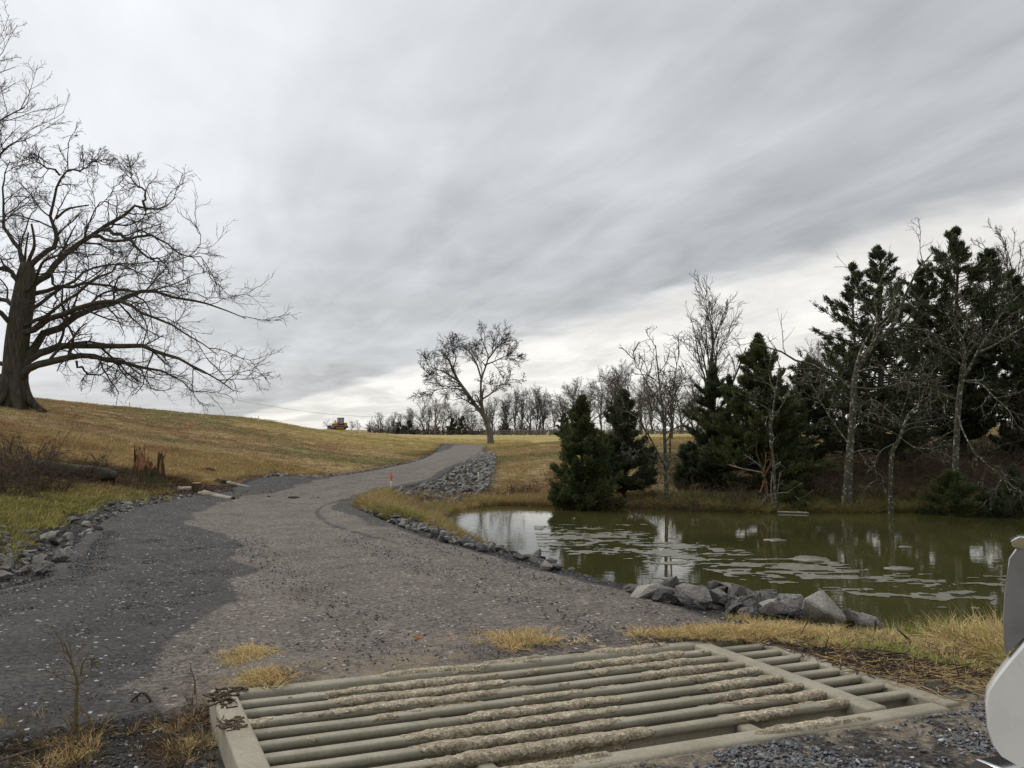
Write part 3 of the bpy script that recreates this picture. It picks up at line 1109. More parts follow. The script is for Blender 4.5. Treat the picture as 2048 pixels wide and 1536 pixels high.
def edge_rocks(pl, n, t0, t1, o0, o1, s0, s1, label, group, side=1, stack=0.0):
    pl = resample(pl, 500)
    for k in range(n):
        t = t0 + (t1 - t0) * r_.random()
        i = int(t * 497)
        a, b = pl[i], pl[i + 1]
        d = unit(b - a)
        nrm = np.array([d[1], -d[0]]) * side
        p = a + nrm * (o0 + (o1 - o0) * r_.random())
        s = s0 + (s1 - s0) * r_.random() ** 1.6
        rock_list.append((p[0], p[1], stack * r_.random(), s, label, group))


# pond side of the lane, past the big pile
RL = resample(ROAD_R, 500)
edge_rocks(ROAD_R[1:8], 200, .16, .93, -.05, .6, .1, .28, 'grey angular rock in the riprap line between lane and water', 'riprap along the water')
# the big pile beside the cattle guard
pile = [G(q[0], q[1], -.05)[:2] for q in [(1290, 1188), (1390, 1208), (1500, 1228), (1600, 1250)]]
PILE = resample(pile, 30)
edge_rocks(pile, 150, 0, 1, -.45, 1.2, .14, .4, 'grey broken rock in the heap beside the cattle guard', 'rock heap at the guard', -1, .05)
# the riprap chute between the lane and the inlet
ch = []
chute = [(2.5, (800, 990)), (3, (850, 975)), (4, (900, 955)), (5, (940, 938)), (6, (985, 915))]
for k in range(1300):
    t = r_.random() ** .75
    y_ = 24.5 + 34 * t
    xr = np.interp(y_, *np.array([(G(*q)[1], G(*q)[0]) for q in [(713, 1002), (782, 977), (872, 955), (904, 940), (966, 912)]]).T)
    wdt = np.interp(y_, [24, 27, 32, 40, 50, 58], [.7, 1.5, 1.8, 1.5, 1.0, .5])
    rock_list.append((xr + .25 + wdt * r_.random(), y_, 0.02 * r_.random(), .15 + .22 * r_.random() ** 1.5, 'small grey rock in the riprap chute below the lane', 'riprap chute rocks'))
for q in [(835, 985), (845, 998), (862, 1000), (858, 1012), (868, 1014), (905, 1010), (790, 992), (800, 998), (775, 985), (830, 1002), (888, 992), (905, 997)]:
    p = P(q[0], q[1], np.interp(q[1], [985, 1015], [25.0, 22.5]))
    rock_list.append((p[0], p[1], 0, .3 + .2 * r_.random(), 'dark rock lying loose in the grass above the inlet', 'loose rocks in the inlet grass'))
# meadow side of the lane
edge_rocks(ROAD_L[1:5], 150, 0, .98, -.1, 1.0, .1, .32, 'grey slab of rock edging the lane beside the green lawn', 'rocks beside the lawn', -1)
edge_rocks(ROAD_L[4:9], 80, 0, 1, -.2, .35, .1, .26, 'small grey stone in the row below the broken stump', 'stones below the stump', -1)
edge_rocks(ROAD_L[10:16], 80, 0, 1, -.15, .3, .12, .3, 'flat pale stone edging the lane under the hill bank', 'stones under the hill bank', -1)
# a few by the guard's curb
for q, s in [((398, 1318), .22), ((432, 1322), .12), ((455, 1312), .11), ((375, 1335), .14), ((140, 1442), .16), ((330, 1430), .1), ((415, 1338), .09)]:
    p = G(q[0], q[1], -.08)
    rock_list.append((p[0], p[1], 0, s, 'grey rock lying on dark gravel off the guard curb', 'rocks by the guard curb'))

A_ = np.array([(a[0], a[1]) for a in rock_list])
hz, hdr, hdp = H(A_[:, 0], A_[:, 1], True)
ok = (hdp > -.35)
cu, cv = guard_uv(A_[:, 0], A_[:, 1])
ok &= ~((cu > -.1) & (cu < GLEN + .1) & (cv > -.12) & (cv < GWID))
order = sorted([i for i in range(len(rock_list)) if ok[i]], key=lambda i: -rock_list[i][3] / rock_list[i][1])
singles, rest = order[:298], order[298:]
stuffV, stuffT, nb_ = [], [], 0
rock_np = []
for me in [rock_mesh('rubble', 150 + i, .6, 11, 0) for i in range(14)]:
    v = np.empty(len(me.vertices) * 3, np.float32); me.vertices.foreach_get('co', v)
    rock_np.append((v.reshape(-1, 3), np.array([tuple(p.vertices) for p in me.polygons])))
for rank, i in enumerate(order):
    x_, y_, dz, s, lab, grp = rock_list[i]
    rot = (r_.normal() * .35, r_.normal() * .35, r_.random() * 6.28)
    sc = (s * (1 + .35 * r_.random()), s, s * (.75 + .5 * r_.random()))
    if 'heap' in lab:
        pd = math.sqrt(((PILE[:, 0] - x_) ** 2 + (PILE[:, 1] - y_) ** 2).min())
        hz[i] = max(hz[i], -.04 - .2 * pd / 1.2)
    elif 'riprap line' in lab: hz[i] = max(hz[i], -.16)
    z_ = hz[i] + dz + s * (.26 if 'chute' in lab else .17)
    if 'inlet grass' in lab: z_ += .06
    if rank < 298:
        pale = r_.random() < (.15 if 'heap' in lab or 'riprap line' in lab else .08) or ('flat pale' in lab)
        me = PALE[r_.integers(4)] if pale else ROCKS[r_.integers(14)]
        if 'flat pale' in lab: sc = (sc[0] * 1.3, sc[1], sc[2] * .6)
        o = obj('rock', me, loc=(x_, y_, z_), rot=rot, scale=sc)
        if pale and 'heap' in lab: lab = 'pale limestone rock among the grey ones in the heap by the guard'
        elif pale and 'riprap line' in lab: lab = 'pale limestone rock in the grey riprap line along the water'
        elif pale and 'lawn' in lab: lab = 'pale slab among the grey rocks edging the lawn'
        elif pale and 'chute' in lab: lab = 'pale rock among the grey ones in the riprap chute'
        elif pale and 'stump' in lab: lab = 'pale stone in the grey row below the broken stump'
        elif pale and 'curb' in lab: lab = 'pale rock on dark gravel off the guard curb'
        elif pale and 'inlet' in lab: lab = 'pale rock lying loose in the grass above the inlet'
        ss = sorted(rock_list[j][3] for j in singles if rock_list[j][5] == grp)
        if s > ss[int(len(ss) * .86)]: lab = 'large ' + lab
        elif s < ss[int(len(ss) * .4)] and not lab.startswith('small'): lab = 'small ' + lab
        tag(o, lab.replace('large small', 'large'), 'rock', grp)
    else:
        v, f = rock_np[r_.integers(14)]
        a, b, c = rot
        Rm = np.array(Matrix.Rotation(c, 3, 'Z') @ Matrix.Rotation(b, 3, 'Y') @ Matrix.Rotation(a, 3, 'X'))
        stuffV.append((v * np.array(sc)) @ Rm.T + np.array([x_, y_, z_]))
        stuffT.append(f + nb_)
        nb_ += len(v)
if stuffV:
    tag(obj('rock_rubble', mesh_np('rock_rubble', np.concatenate(stuffV), None, np.concatenate(stuffT), smooth=False), mat=M_ROCK), 'small grey rubble strewn between the larger rocks', kind='stuff')
# the one big boulder at the end of the heap
bp = G(1655, 1268, -.1)
o = obj('boulder', rock_mesh('boulder', 913, .74, 13, .06), mat=M_BOULDER, loc=(bp[0], bp[1] + .12, float(H([bp[0]], [bp[1]])[0]) + .13), rot=(.1, .28, -.5), scale=(.46, .42, .56))
tag(o, 'large pale limestone boulder ending the rock heap by the grass', 'boulder')


# ------------------------------------------------------------------ scattering by geometry nodes (uncountable ground cover only)
def scatter(name, label, protos, pos, rot, scl, idx, col):
    me = bpy.data.meshes.new(name)
    n = len(pos)
    me.vertices.add(n)
    me.vertices.foreach_set('co', np.asarray(pos, np.float32).ravel())
    for nm, typ, key, A in (('rot', 'FLOAT_VECTOR', 'vector', rot), ('scl', 'FLOAT_VECTOR', 'vector', scl)):
        at = me.attributes.new(nm, typ, 'POINT')
        at.data.foreach_set(key, np.asarray(A, np.float32).ravel())
    at = me.attributes.new('idx', 'INT', 'POINT')
    at.data.foreach_set('value', np.asarray(idx, np.int32))
    vcol(me, 'col', col)
    o = obj(name, me)
    tag(o, label, kind='stuff')
    coll = bpy.data.collections.new(name + '_pieces')
    for k, pm in enumerate(protos):
        coll.objects.link(bpy.data.objects.new('%s_piece_%02d' % (name, k), pm))
    ng = bpy.data.node_groups.new(name + '_scatter', 'GeometryNodeTree')
    ng.interface.new_socket('Geometry', in_out='INPUT', socket_type='NodeSocketGeometry')
    ng.interface.new_socket('Geometry', in_out='OUTPUT', socket_type='NodeSocketGeometry')
    nd, ln = ng.nodes, ng.links
    gi, go = nd.new('NodeGroupInput'), nd.new('NodeGroupOutput')
    ci = nd.new('GeometryNodeCollectionInfo')
    ci.inputs['Collection'].default_value = coll
    ci.inputs['Separate Children'].default_value = True
    ci.inputs['Reset Children'].default_value = True
    ip = nd.new('GeometryNodeInstanceOnPoints')
    ip.inputs['Pick Instance'].default_value = True

    def na(nm, typ):
        a = nd.new('GeometryNodeInputNamedAttribute')
        a.data_type = typ
        a.inputs['Name'].default_value = nm
        return a.outputs['Attribute']
    ln.new(gi.outputs[0], ip.inputs['Points'])
    ln.new(ci.outputs[0], ip.inputs['Instance'])
    ln.new(na('idx', 'INT'), ip.inputs['Instance Index'])
    ln.new(na('rot', 'FLOAT_VECTOR'), ip.inputs['Rotation'])
    ln.new(na('scl', 'FLOAT_VECTOR'), ip.inputs['Scale'])
    ln.new(ip.outputs[0], go.inputs[0])
    md = o.modifiers.new('scatter', 'NODES')
    md.node_group = ng
    return o


def tuft(name, seed, n, h, spread, lean, w, hv=.5, curl=.6):
    """a tuft of n curved blades, unit-ish size"""
    r = np.random.default_rng(seed)
    a = r.random(n) * 6.283
    b = np.stack([np.cos(a), np.sin(a), 0 * a], 1) * (spread * r.random((n, 1)) ** .6)
    d = unit(np.stack([np.cos(a + r.normal(size=n) * .7) * lean, np.sin(a + r.normal(size=n) * .7) * lean, np.ones(n)], 1) + r.normal(size=(n, 3)) * .25)
    L = h * (1 - hv * r.random((n, 1)))
    m1 = b + d * L * .55
    d2 = unit(d + np.stack([np.cos(a), np.sin(a), -np.ones(n)], 1) * curl * r.random((n, 1)))
    tip = m1 + d2 * L * .5
    side = unit(np.cross(d, r.normal(size=(n, 3)))) * w
    V = np.stack([b - side, b + side, m1 - side * .75, m1 + side * .75, tip], 1).reshape(-1, 3)
    i = np.arange(n) * 5
    q = np.stack([i, i + 1, i + 3, i + 2], 1)
    t = np.stack([i + 2, i + 3, i + 4], 1)
    me = mesh_np(name, V, q, t, smooth=True)
    me.materials.append(M_BLADE)
    return me


SHORT = [tuft('short_tuft', 40 + i, 26, .10, .16, .8, .0045) for i in range(4)]
LONG = [tuft('long_tuft', 60 + i, 34, .34, .12, .75, .0045, curl=1.0) for i in range(4)]
FARTUFT = [tuft('far_tuft', 80 + i, 34, .085, .36, 1.1, .011) for i in range(4)]
MAT = [tuft('lodged_tuft', 90 + i, 40, .30, .16, 2.2, .004, curl=1.4) for i in range(3)]


def place(n, fx, keep):
    x, y = fx(n)
    h, dr, dp = H(x, y, True)
    k = keep(x, y, h, dr, dp)
    return x[k], y[k], h[k], dr[k], dp[k]


def view_xy(n, y0, y1, s0, s1, r):
    """points spread evenly over a fan of ground"""
    y = np.sqrt(r.random(n) * (y1 ** 2 - y0 ** 2) + y0 ** 2)
    return y * (s0 + (s1 - s0) * r.random(n)), y


def do_grass(name, label, protos, x, y, h, dr, dp, size, seed, tintvar=.3, tint=None, tilt=.15):
    r = np.random.default_rng(seed)
    n = len(x)
    c, _ = land_color(x, y, dr, dp)
    if tint is not None: c = tint(c, x, y, r)
    c = c * (1 - tintvar + 2 * tintvar * r.random((n, 1))) * (1 + .04 * r.normal(size=(n, 3)))
    c = np.clip(c, .01, .8)
    s = size(x, y, r)
    rot = np.stack([r.normal(size=n) * tilt, r.normal(size=n) * tilt, r.random(n) * 6.283], 1)
    return scatter(name, label, protos, np.stack([x, y, h - .01], 1), rot, np.stack([s, s, s * (.7 + .6 * r.random(n))], 1), r.integers(0, len(protos), n), c)


rg = np.random.default_rng(33)
outside = lambda x, y: ~((guard_uv(x, y)[0] > -.05) & (guard_uv(x, y)[0] < GLEN + .02) & (guard_uv(x, y)[1] > -.05) & (guard_uv(x, y)[1] < GWID + .1))

# lawn and bank on the meadow side, near
x, y, h, dr, dp = place(60000, lambda n: view_xy(n, 9, 34, -.68, -.15, rg), lambda x, y, h, dr, dp: (dr > .25 + .5 * fbm(x, y, 2)) & (dp > 2) & (rg.random(len(x)) < 1.2 - .9 * np.exp(-(((x + 10.2) / 2.2) ** 2 + ((y - 24) / 2.0) ** 2))))
do_grass('lawn_grass', 'short green and straw coloured grass beside the lane', SHORT, x, y, h, dr, dp, lambda x, y, r: (.5 + .6 * r.random(len(x))) * (1 + .015 * y), 1,
         tint=lambda c, x, y, r: c * 1.2 + np.where((r.random(len(x)) < .3)[:, None], np.array([[.1, .07, .01]]), 0))
# hill, further
x, y, h, dr, dp = place(150000, lambda n: view_xy(n, 27, 150, -.66, .02, rg), lambda x, y, h, dr, dp: (dr > .4) & (dp > 1) & (rg.random(len(x)) < 40.0 / np.maximum(y, 40) * sstep(150, 90, y)))
do_grass('hill_grass', 'dry brown and olive pasture grass covering the hill', FARTUFT, x, y, h, dr, dp, lambda x, y, r: (.6 + .6 * r.random(len(x))) * (.62 + y / 200.), 2, tint=lambda c, x, y, r: c * 1.22)
# pond-side field beyond the cedars and the slope above the inlet
x, y, h, dr, dp = place(120000, lambda n: view_xy(n, 22, 95, -.12, .7, rg), lambda x, y, h, dr, dp: (dr > np.interp(y, [24, 32, 40, 50, 58, 62], [1.6, 2.1, 1.8, 1.3, .7, .2]) * (x < 3)) & (dp > .1) & (rg.random(len(x)) < 34.0 / np.maximum(y, 34) * sstep(95, 60, y)))
do_grass('field_grass', 'golden grass on the slope and field behind the pond', FARTUFT, x, y, h, dr, dp, lambda x, y, r: (.6 + .6 * r.random(len(x))) * (.62 + y / 200.), 3, tint=lambda c, x, y, r: c * 1.1)
# rank straw-coloured grass round the water
x, y, h, dr, dp = place(60000, lambda n: view_xy(n, 17, 30, -.17, .62, rg), lambda x, y, h, dr, dp: (dr > .5) & (dp > -.04) & (dp < 2.2) & (rg.random(len(x)) < .35 + .65 * np.exp(-dp / .5)))
do_grass('bank_grass', 'rank straw coloured grass fringing the far water edge', LONG, x, y, h, dr, dp, lambda x, y, r: (.55 + .6 * r.random(len(x))) * np.where(x > 4, 1.15, .9), 4,
         tint=lambda c, x, y, r: np.where((x > 4)[:, None], c * .5 + np.array([[.1, .1, .03]]), c * .5 + np.array([[.2, .145, .06]])))
# grass knoll between the lane and the inlet
x, y, h, dr, dp = place(30000, lambda n: (rg.uniform(-4.2, 1.5, n), rg.uniform(17.5, 29, n)), lambda x, y, h, dr, dp: (dr > .12) & (dp > .0) & (dp < 5) & ((dr > 2.2) | (y < 25.5)))
do_grass('knoll_grass', 'straw and green grass on the knoll between lane and inlet', LONG, x, y, h, dr, dp, lambda x, y, r: .5 + .6 * r.random(len(x)), 5,
         tint=lambda c, x, y, r: c * .45 + np.where((fbm(x * .9, y * .9, 3) > .5)[:, None], np.array([[.23, .175, .075]]), np.array([[.17, .16, .045]])))


def pile_dist(x, y):
    return np.sqrt(((x[:, None] - PILE[:, 0] - .15) ** 2 + (y[:, None] - PILE[:, 1] - .3) ** 2).min(1))


# pond rim beside the guard, near
x, y, h, dr, dp = place(34000, lambda n: (rg.uniform(1.4, 9, n), rg.uniform(4.8, 10.5, n)),
                        lambda x, y, h, dr, dp: (dr > .1) & (dp > -.1) & outside(x, y) & (dp < 3.6) & (y > 7.4 - .35 * (x - 2) - .3) & (pile_dist(x, y) > .75) & (rg.random(len(x)) < .3 + .9 * fbm(x * 1.3, y * 1.3, 2)))
do_grass('rim_grass', 'tangled straw and fresh green grass on the near pond rim', LONG + MAT, x, y, h, dr, dp, lambda x, y, r: (.3 + .35 * r.random(len(x))) * np.where(x < 3.6, .6, 1.65), 6, tilt=.4,
         tint=lambda c, x, y, r: np.where((fbm(x * 1.1 + 3, y * 1.1, 3) + .1 * (r.random(len(x)) - .5) > .515)[:, None], np.array([[.27, .29, .075]]), np.array([[.52, .41, .2]])) * np.ones((len(x), 1)))
# lodged dry grass by the guard's far corner, on the lane and by the curb
sx, sy = [], []
for (px, py, n, ra, rb) in [(1430, 1284, 170, .45, .1), (1500, 1280, 110, .35, .1), (1025, 1290, 80, .26, .16), (1065, 1300, 30, .3, .1), (500, 1302, 45, .18, .1), (480, 1320, 18, .12, .06),
                            (505, 1372, 60, .2, .1), (1545, 1285, 80, .4, .15)]:
    c = G(px, py, 0.0)
    sx.append(c[0] + rg.normal(size=n) * ra * .6); sy.append(c[1] + rg.normal(size=n) * rb * .8)
sx, sy = np.concatenate(sx), np.concatenate(sy)
h, dr, dp = H(sx, sy, True)
do_grass('lodged_grass', 'flattened dry straw lying on the gravel by the guard', MAT, sx, sy, h + .05, dr, dp, lambda x, y, r: .22 + .25 * r.random(len(x)), 7, tilt=.2,
         tint=lambda c, x, y, r: np.array([[.5, .38, .18]]) * np.ones((len(x), 1)))
# roots and dead grass on the bank by the curb, lower corner
x, y, h, dr, dp = place(260, lambda n: (rg.uniform(-3.6, -1.4, n), rg.uniform(3.3, 6.2, n)), lambda x, y, h, dr, dp: outside(x, y) & ((guard_uv(x, y)[0] > -.38 - .2 * rg.random(len(x))) | ((x < -1.9) & (y < 4.3) & (fbm(x * 1.5, y * 1.5, 2) > .47))))
do_grass('curb_grass', 'dead matted grass clinging to the bank by the guard curb', MAT + LONG[:2], x, y, h, dr, dp, lambda x, y, r: .22 + .25 * r.random(len(x)), 8, tilt=.5,
         tint=lambda c, x, y, r: np.where((r.random(len(x)) < .3)[:, None], np.array([[.3, .2, .08]]), np.array([[.09, .062, .036]])) * np.ones((len(x), 1)))

def ground_hit(px, py, y0=3.0, y1=60.0):
    ys = np.concatenate([np.linspace(y0, 12, 181), np.linspace(12.2, y1, 240)])
    p = np.array([P(px, py, q) for q in ys])
    hit = np.nonzero(p[:, 2] <= H(p[:, 0], p[:, 1]))[0]
    return p[hit[0]] if len(hit) else p[-1]


sx, sy = [], []
for (px, py, n, ra) in [(150, 1490, 22, .10), (128, 1512, 18, .12), (165, 1520, 14, .1), (15, 1475, 16, .08), (60, 1525, 16, .14), (385, 1455, 18, .1), (400, 1490, 18, .08), (360, 1512, 14, .1), (395, 1420, 10, .06)]:
    c = ground_hit(px, py)
    sx.append(c[0] + rg.normal(size=n) * ra); sy.append(c[1] + rg.normal(size=n) * ra)
sx, sy = np.concatenate(sx), np.concatenate(sy)
k = outside(sx, sy)
sx, sy = sx[k], sy[k]
h, dr, dp = H(sx, sy, True)
do_grass('hollow_grass', 'dead straw tufts in the hollow beside the guard curb', LONG + MAT, sx, sy, h + .01, dr, dp, lambda x, y, r: .22 + .3 * r.random(len(x)), 9, tilt=.3,
         tint=lambda c, x, y, r: np.where((r.random(len(x)) < .55)[:, None], np.array([[.42, .31, .15]]), np.array([[.12, .085, .05]])) * np.ones((len(x), 1)))

# loose stones on the lane and the approach
M_PEB, _g, _b = material('loose_stone', .85, .25)
_c = attr(_g, 'col', 'INSTANCER').outputs['Color']
_f = _g.noise(obj_pos(_g), 3.0, 4, .6)
_g.put(_b.inputs['Base Color'], _g.mix(1.0, _c, _g.gray(_g.ramp(_f, .25, .75, .7, 1.3)), 'MULTIPLY'))
PEB = []
for i in range(6):
    pm = rock_mesh('pebble', 500 + i, .55, 11, .03)
    pm.materials.append(M_PEB)
    PEB.append(pm)


def stones(name, label, x, y, z, s, seed, pale=.02, dark=(.085, .084, .088)):
    r = np.random.default_rng(seed)
    n = len(x)
    c = np.array([dark]) * (.6 + .9 * r.random((n, 1)))
    c = np.where((r.random(n) < pale)[:, None], np.array([[.42, .41, .39]]), c)
    rot = np.stack([r.normal(size=n) * .4, r.normal(size=n) * .4, r.random(n) * 6.28], 1)
    return scatter(name, label, PEB, np.stack([x, y, z], 1), rot, np.stack([s * (1 + .5 * r.random(n)), s, s * (.6 + .6 * r.random(n))], 1), r.integers(0, 6, n), c)


n = 90000
x, y = view_xy(n, 5.2, 15, -.72, .25, rg)
h, dr, dp = H(x, y, True)
bx = np.interp(y, [5, 9.1, 9.7, 10.4, 11.3, 12.3, 14.0, 17], [-2.6, -2.62, -3.02, -3.25, -3.2, -3.75, -4.05, -5.9])
k = (dr < .9) & outside(x, y) & (rg.random(n) < np.where(x < bx, 1.0, .22))
x, y, h, dr = x[k], y[k], h[k], dr[k]
stones('lane_stones', 'loose crushed stone scattered over the lane', x, y, h + np.where(dr < -.3, .05, .01), .012 + .026 * rg.random(len(x)) ** 2.2, 11, pale=.035)
n = 16000
x, y = rg.uniform(-3.9, -.9, n), rg.uniform(2.8, 6.6, n)
h, dr, dp = H(x, y, True)
k = outside(x, y) & (dr > -.3)
stones('bank_stones', 'dark loose stone on the bank below the lane by the curb', x[k], y[k], h[k] + .006, .01 + .03 * rg.random(k.sum()) ** 2.2, 12, pale=.03, dark=(.07, .066, .064))
n = 26000
x, y = rg.uniform(-.6, 3.6, n), rg.uniform(3.0, 5.8, n)
h, dr, dp = H(x, y, True)
u, v = guard_uv(x, y)
patch = fbm(x * 1.6 + 4, y * 1.6, 3)
k = outside(x, y) & (v > GWID + .02) & (rg.random(n) < np.where(patch > .48, 1.0, .12))
stones('approach_stones', 'loose blue grey crushed stone before the cattle guard', x[k], y[k], h[k] + .008, .016 + .026 * rg.random(k.sum()) ** 1.6, 13, pale=.02, dark=(.14, .144, .152))


# ------------------------------------------------------------------ trees
def Hs(x, y):
    return float(H([x], [y])[0])


def taper(n, r0, r1, pw=1.0):
    return r0 + (r1 - r0) * np.linspace(0, 1, n) ** pw


def px_limb(pts, Y, dY, n=12, bend=0.0):
    """a limb traced in the picture, leaving the trunk's plane by dY at its tip"""
    m = len(pts)
    out = []
    for i, (a, b) in enumerate(pts):
        t = i / (m - 1.0)
        out.append(P(a, b, Y + dY * t ** 1.2 + bend * math.sin(t * math.pi)))
    return resample(out, n)


def build_oak():
    Y0 = 44.0
    base = P(24, 828, Y0)
    gz = Hs(base[0], base[1])
    org = np.array([base[0], base[1], gz])
    px = Y0 / F_PX
    root = thing('oak_tree', 'great spreading bare oak tree with broken stubs on the hillside', 'tree', org)
    tp = resample([P(20, 850, Y0), P(24, 828, Y0), P(27, 800, Y0), P(30, 754, Y0), P(34, 686, Y0), P(44, 618, Y0), P(52, 563, Y0), P(54, 525, Y0)], 22)
    tr = np.interp(np.linspace(0, 1, 22), [0, .08, .18, .34, .55, .75, .9, 1], np.array([52, 40, 29, 24, 21, 20, 17, 11]) * px)
    T = Tubes()
    T.add(tp, tr * 1.08, 14)
    # flaring roots
    for a in np.linspace(0, 6.28, 8)[:-1]:
        d = np.array([math.cos(a), math.sin(a), 0])
        T.add(resample([org + d * .3 + [0, 0, 1.5], org + d * .62 + [0, 0, .6], org + d * 1.05 + [0, 0, .1], org + d * 1.6 + [0, 0, -.25]], 8), taper(8, .34, .12), 8)
    obj('trunk', T.mesh('trunk', M_OAK, org), root)
    limbs = [
        ([(40, 760), (52, 741), (90, 724), (137, 713), (178, 711), (219, 722), (273, 735), (314, 742), (355, 752), (388, 787)], 17, 3, -1.5, 'limb'),
        ([(42, 735), (68, 713), (96, 700), (131, 692), (191, 693), (273, 689), (301, 694), (342, 713), (383, 730), (424, 757), (468, 782)], 17, -3, 1, 'limb'),
        ([(46, 715), (66, 700), (82, 672), (123, 651), (164, 626), (219, 607), (260, 593), (295, 582), (342, 588), (396, 601), (437, 615), (492, 637)], 18, 4, 0, 'limb'),
        ([(36, 680), (55, 661), (109, 637), (153, 615), (205, 601), (246, 604), (287, 626), (334, 642), (383, 678), (437, 711)], 14, -5, 0, 'limb'),
        ([(48, 600), (74, 585), (123, 577), (178, 567), (232, 577), (301, 585), (360, 560), (410, 545)], 10, 6, 0, 'limb'),
        ([(46, 590), (70, 566), (96, 549), (123, 519), (164, 486), (202, 459), (246, 435), (262, 418), (290, 415), (325, 415), (352, 394)], 16, 1, 0, 'limb'),
        ([(202, 459), (246, 473), (287, 511), (328, 525), (355, 577)], 8, -2, 0, 'limb'),
        ([(180, 472), (230, 480), (300, 470), (350, 500), (400, 520), (430, 560)], 7, 3, 0, 'limb'),
        ([(290, 415), (290, 383), (268, 369), (262, 347), (249, 333)], 5, 1, 0, 'limb'),
        ([(52, 545), (66, 522), (90, 506), (107, 489), (112, 473), (107, 450), (103, 429), (104, 388), (118, 358), (134, 344), (131, 320), (137, 290)], 12, -2, 0, 'limb'),
        ([(134, 342), (164, 339), (186, 322), (205, 330)], 4, 2, 0, 'limb'),
        ([(120, 350), (96, 333), (74, 322), (60, 305)], 4, -2, 0, 'limb'),
        ([(112, 437), (137, 418), (178, 410)], 5, 1, 0, 'stub'),
        ([(52, 540), (60, 515), (68, 495), (68, 475), (63, 448)], 8, .5, 0, 'stub'),
        ([(50, 520), (52, 495), (57, 465)], 5, -.5, 0, 'stub'),
        ([(48, 545), (44, 522), (27, 481), (5, 445), (8, 400), (6, 350), (20, 320)], 11, 2, 0, 'limb'),
        ([(45, 575), (30, 555), (0, 530), (-60, 500), (-120, 440), (-150, 380)], 12, -2, 0, 'limb'),
        ([(36, 625), (22, 610), (-10, 590), (-80, 560), (-160, 540), (-240, 560)], 11, 3, 0, 'limb'),
        ([(34, 660), (16, 640), (-40, 600), (-120, 570), (-220, 580), (-300, 620)], 12, -3, 0, 'limb'),
        ([(28, 740), (8, 730), (-60, 715), (-150, 705), (-250, 730)], 12, 1, 0, 'limb'),
        ([(153, 722), (170, 741), (200, 749), (227, 735), (245, 752)], 5, -1, 0, 'limb'),
        ([(100, 545), (112, 580), (112, 610), (100, 640), (88, 690)], 6, .3, 0, 'limb'),
        ([(44, 640), (90, 600), (150, 560), (200, 530), (260, 540), (320, 560), (400, 590)], 8, 9, 0, 'limb'),
        ([(40, 650), (80, 640), (130, 600), (190, 560), (240, 530), (300, 525), (360, 520)], 8, -9, 0, 'limb'),
        ([(46, 600), (60, 560), (40, 500), (60, 440), (80, 400)], 9, 7, 0, 'limb'),
        ([(46, 600), (70, 560), (90, 520), (150, 500), (190, 420), (220, 400)], 8, -7, 0, 'limb'),
    ]
    r = np.random.default_rng(3)
    L1, R1 = [], []
    for pts, w, dY, bend, kind in limbs:
        n = 16
        lp = px_limb(pts, Y0, dY, n, bend)
        if kind == 'limb':
            lp[1:-1] += r.normal(size=(n - 2, 3)) * .06
        rad = taper(n, w * .58 * px, (.1 if kind == 'limb' else .55) * w * .5 * px, .8)
        T = Tubes()
        T.add(lp, rad, 8)
        obj(kind, T.mesh(kind, M_OAK if kind == 'limb' else M_ROTTEN, org), root)
        if kind == 'limb':
            L1.append(lp); R1.append(rad)
    L1, R1 = np.array(L1), np.array(R1)
    b2, r2 = grow(L1, R1, 11, 9, .22, 1.0, .45, 1.15, .36, .45, .22, .02, .5, .022, r, fall=.45, lmin=1.1, lmax=2.7)
    b3, r3 = grow(b2, r2, 7, 6, .2, 1.0, .4, 1.1, .5, .4, .22, .02, .6, .013, r, fall=.4, lmax=1.5)
    b4, r4 = grow(b3, r3, 4, 4, .2, 1.0, .4, 1.0, .5, .4, .2, .03, .65, .0085, r, fall=.3)
    b5, r5 = grow(b4, r4, 2, 3, .25, 1.0, .4, .9, .5, .4, .15, .03, .7, .0065, r, fall=.2)
    T = Tubes()
    T.add(b2, r2, 5); T.add(b3, r3, 4); T.add(b4, r4, 3); T.add(b5, r5, 3)
    obj('crown', T.mesh('crown', M_OAKTWIG, org), root)


build_oak()


def bare_tree(name, label, org, trunk_pts, trunk_r, limbs, levels, mat, twigmat, seed, group=None, rootmesh=None):
    """a bare tree from a traced trunk and limbs; levels = list of grow() settings"""
    r = np.random.default_rng(seed)
    org = np.asarray(org, float)
    root = thing(name, label, 'tree', org, group=group)
    T = Tubes()
    n = 16
    tp = resample(trunk_pts, n)
    rad = np.asarray(trunk_r) if hasattr(trunk_r, '__len__') else taper(n, trunk_r, trunk_r * .12, .8)
    if len(rad) != n: rad = np.interp(np.linspace(0, 1, n), np.linspace(0, 1, len(rad)), rad)
    rad = rad.copy()
    rad[0] *= 1.35
    T.add(tp, rad, 8)
    L, R = [tp], [rad]
    for lp, lr in limbs:
        lp = resample(lp, n)
        lrad = taper(n, lr, lr * .15, .8)
        T.add(lp, lrad, 6)
        L.append(lp); R.append(lrad)
    tm = T.mesh('trunk', mat, org)
    obj('trunk', tm, root)
    L, R = np.array(L), np.array(R)
    T = Tubes()
    for i, lv in enumerate(levels):
        L, R = grow(L, R, r_=r, **lv)
        T.add(L, R, lv.get('sides', 4) if False else (4 if i == 0 else 3))
    obj('crown', T.mesh('crown', twigmat, org), root)
    return root


def LV(K, n, t0, a0, a1, lr, wig, trop, rk, rmin, fall=.45, lvar=.4, flat=1.0):
    return dict(K=K, n=n, t0=t0, t1=1.0, amin=a0, amax=a1, lr=lr, lvar=lvar, wig=wig, trop=trop, rk=rk, rmin=rmin, fall=fall, flat=flat)


def pl(pts, Y, dY=0.0):
    m = len(pts)
    return [P(a, b, Y + dY * i / (m - 1.0)) for i, (a, b) in enumerate(pts)]


